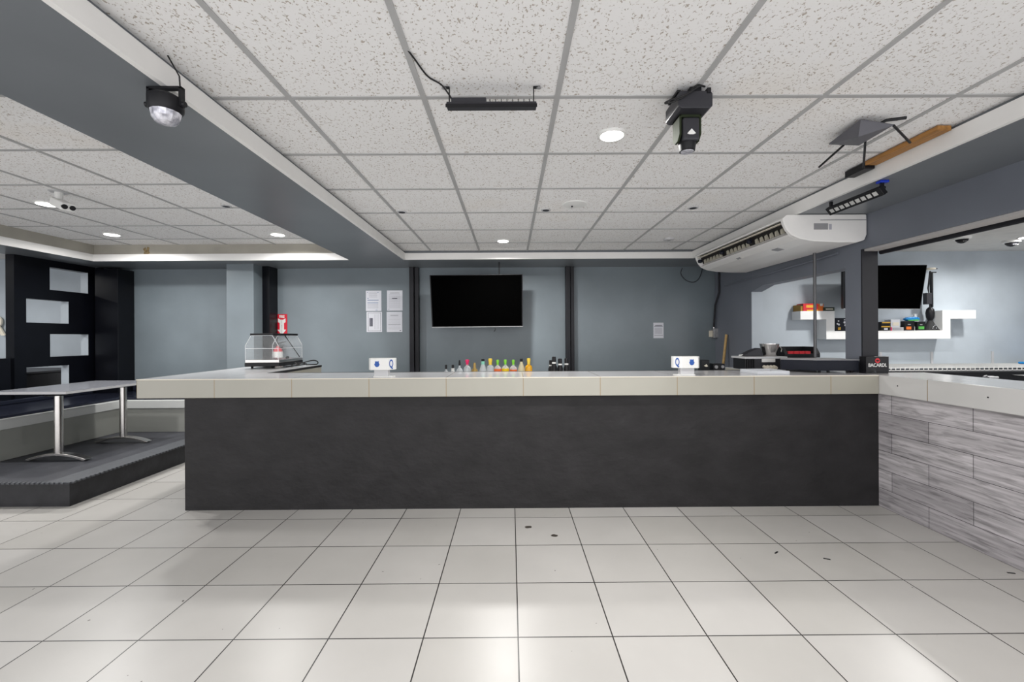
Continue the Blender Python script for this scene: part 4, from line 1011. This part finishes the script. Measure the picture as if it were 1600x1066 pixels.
# moving head
YM = 1.93
p = at(1081, 150, YM)
t = thing('moving_head_light', 'black moving head stage light with a pale emblem hanging from the ceiling grid', 'stage light', (p.x, YM + .05, 2.22))
bx = p.x
b = MB(); b.prism([(bx - .076, 2.44), (bx - .066, 2.452), (bx + .066, 2.452), (bx + .076, 2.44), (bx + .076, 2.385), (bx + .062, 2.375), (bx - .062, 2.375), (bx - .076, 2.385)], YM - .04, YM + .12, 'y')
b.build('base', 'charcoal', t, bevel=.004)
b = MB(); b.box(bx - .02, bx + .03, YM - .03, YM + .06, 2.452, 2.474); b.box(bx - .078, bx - .062, YM - .03, YM + .08, 2.45, 2.46); b.box(bx + .05, bx + .066, YM - .045, YM - .02, 2.44, 2.462)
b.build('clamp', 'plastic', t)
b = MB()
b.prism([(YM + .015, 2.376), (YM + .10, 2.376), (YM + .10, 2.285), (YM + .075, 2.262), (YM + .04, 2.262), (YM + .015, 2.285)], bx - .050, bx - .040, 'x')
b.prism([(YM + .015, 2.376), (YM + .10, 2.376), (YM + .10, 2.285), (YM + .075, 2.262), (YM + .04, 2.262), (YM + .015, 2.285)], bx + .040, bx + .050, 'x')
b.box(bx - .050, bx + .050, YM + .015, YM + .10, 2.364, 2.376)
b.build('yoke', mat('charcoal_green_sheen', (0.028, 0.036, 0.020), 0.8, spec=0.15), t, bevel=.003)  # green in the colour stands for a reflection on the yoke
hd = MB(); hd.lathe([(.032, 2.222), (.036, 2.224), (.040, 2.25), (.043, 2.275), (.043, 2.335), (.036, 2.352), (.02, 2.357)], (bx, YM + .055, 0), 24, 0.95, 1.0); hd.build('head', 'plastic', t, smooth=True)
MB().lathe([(.027, 2.2195), (.029, 2.2225)], (bx, YM + .055, 0), 20).build('lens', 'lens', t)
MB().box(bx - .037, bx + .037, YM + .004, YM + .03, 2.255, 2.358, .008).build('head_cover', 'charcoal', t)
MB().prism([(bx - .020, 2.283), (bx - .010, 2.279), (bx + .008, 2.279), (bx + .019, 2.284), (bx, 2.305)], YM + .0025, YM + .0045, 'y').build('emblem', 'white', t)
q = atz(1096, 130, CZ)
cable('stage_light_cable', 'looped black cable around the moving head light', [(bx + .045, YM - .03, 2.474), (bx, YM - .05, 2.468), (bx - .04, YM - .05, 2.43), (bx - .10, YM - .045, 2.40), (bx - .135, YM - .04, 2.395), (bx - .12, YM - .043, 2.405), (bx - .05, YM - .055, 2.425), (bx + .01, YM - .055, 2.462)], .004)

# LED bar under the right soffit
XR, ZR = 2.40, 2.30
t = thing('led_cell_bar', 'black light bar with nine square white cells under the right soffit', 'light bar', (XR, 2.98, ZR - .02))
dn = Vector((-.80, 0, -.60)); up = Vector((-.60, 0, .80)); al = Vector((0, 1, 0))
lo, hi = frame_box(Vector((XR, 2.985, ZR)), al, up, dn, .235, .030, .016)
MB().hexa(lo, hi).build('housing', 'plastic', t, bevel=.003)
for k in range(9):
    lo, hi = frame_box(Vector((XR, 2.985 - .188 + k * .047, ZR)) + dn * .017, al, up, dn, .016, .014, .001)
    MB().hexa(lo, hi).build('light_cell', 'cells', t)
for y in (2.765, 3.205):
    b = MB(); b.box(XR - .004, XR + .012, y - .009, y + .009, ZR + .005, SZ - .0005); b.tube([(XR - .012, y, ZR + .018), (XR + .02, y, ZR + .018)], .012, 10)
    b.build('bracket', 'plastic', t)
MB().box(XR - .02, XR + .035, 2.745, 2.785, SZ - .016, SZ - .001, .003).build('blue_tape', 'tapeblue', t)

# folded black mounting plate, its arms, the black box and the pine lath by the right fascia
zp = 2.425
P_ = [atz(1295, 226, zp + .01), atz(1342, 227.5, zp - .01), atz(1396, 196, zp), atz(1345, 188, zp + .03)]
apex = atz(1341, 214, zp - .045)
t = thing('mounting_plate', 'folded black metal plate on thin arms under the ceiling at right', 'mount', (1.9, 2.35, zp))
b = MB()
up_ = Vector((0, 0, .006))
for i in range(4):
    tri = [P_[i], P_[(i + 1) % 4], apex]
    b.hexa(tri, [v + up_ for v in tri])
b.build('plate', mat('plate_grey', (0.10, 0.10, 0.115), 0.4), t)
b = MB()
for q0, q1, z0, z1 in (((1318, 227), (1280, 261), zp, zp - .02), ((1396, 196), (1422, 223), zp, zp - .01), ((1352, 222), (1349, 262), zp, zp - .01)):
    b.tube([atz(*q0, z0), atz(*q1, z1)], .006, 8)
b.build('arm', 'plastic', t)
q = atz(1352, 230, zp)
MB().tube([atz(1370, 196, zp + .03), atz(1385, 188, CZ - .006), atz(1416, 184, CZ - .006)], .008, 6).build('hook', 'plastic', t)
tag(MB().box(2.268, 2.335, 2.735, 2.90, 2.432, CZ - .006, .004).build('power_box', 'plastic'), 'small black box by the right fascia at the end of the pine lath', 'box')
tag(MB().box(2.262, 2.335, 2.26, 2.725, 2.448, CZ - .006, .002).build('pine_lath', 'wood'), 'short pine lath between the right fascia and the ceiling', 'lath')
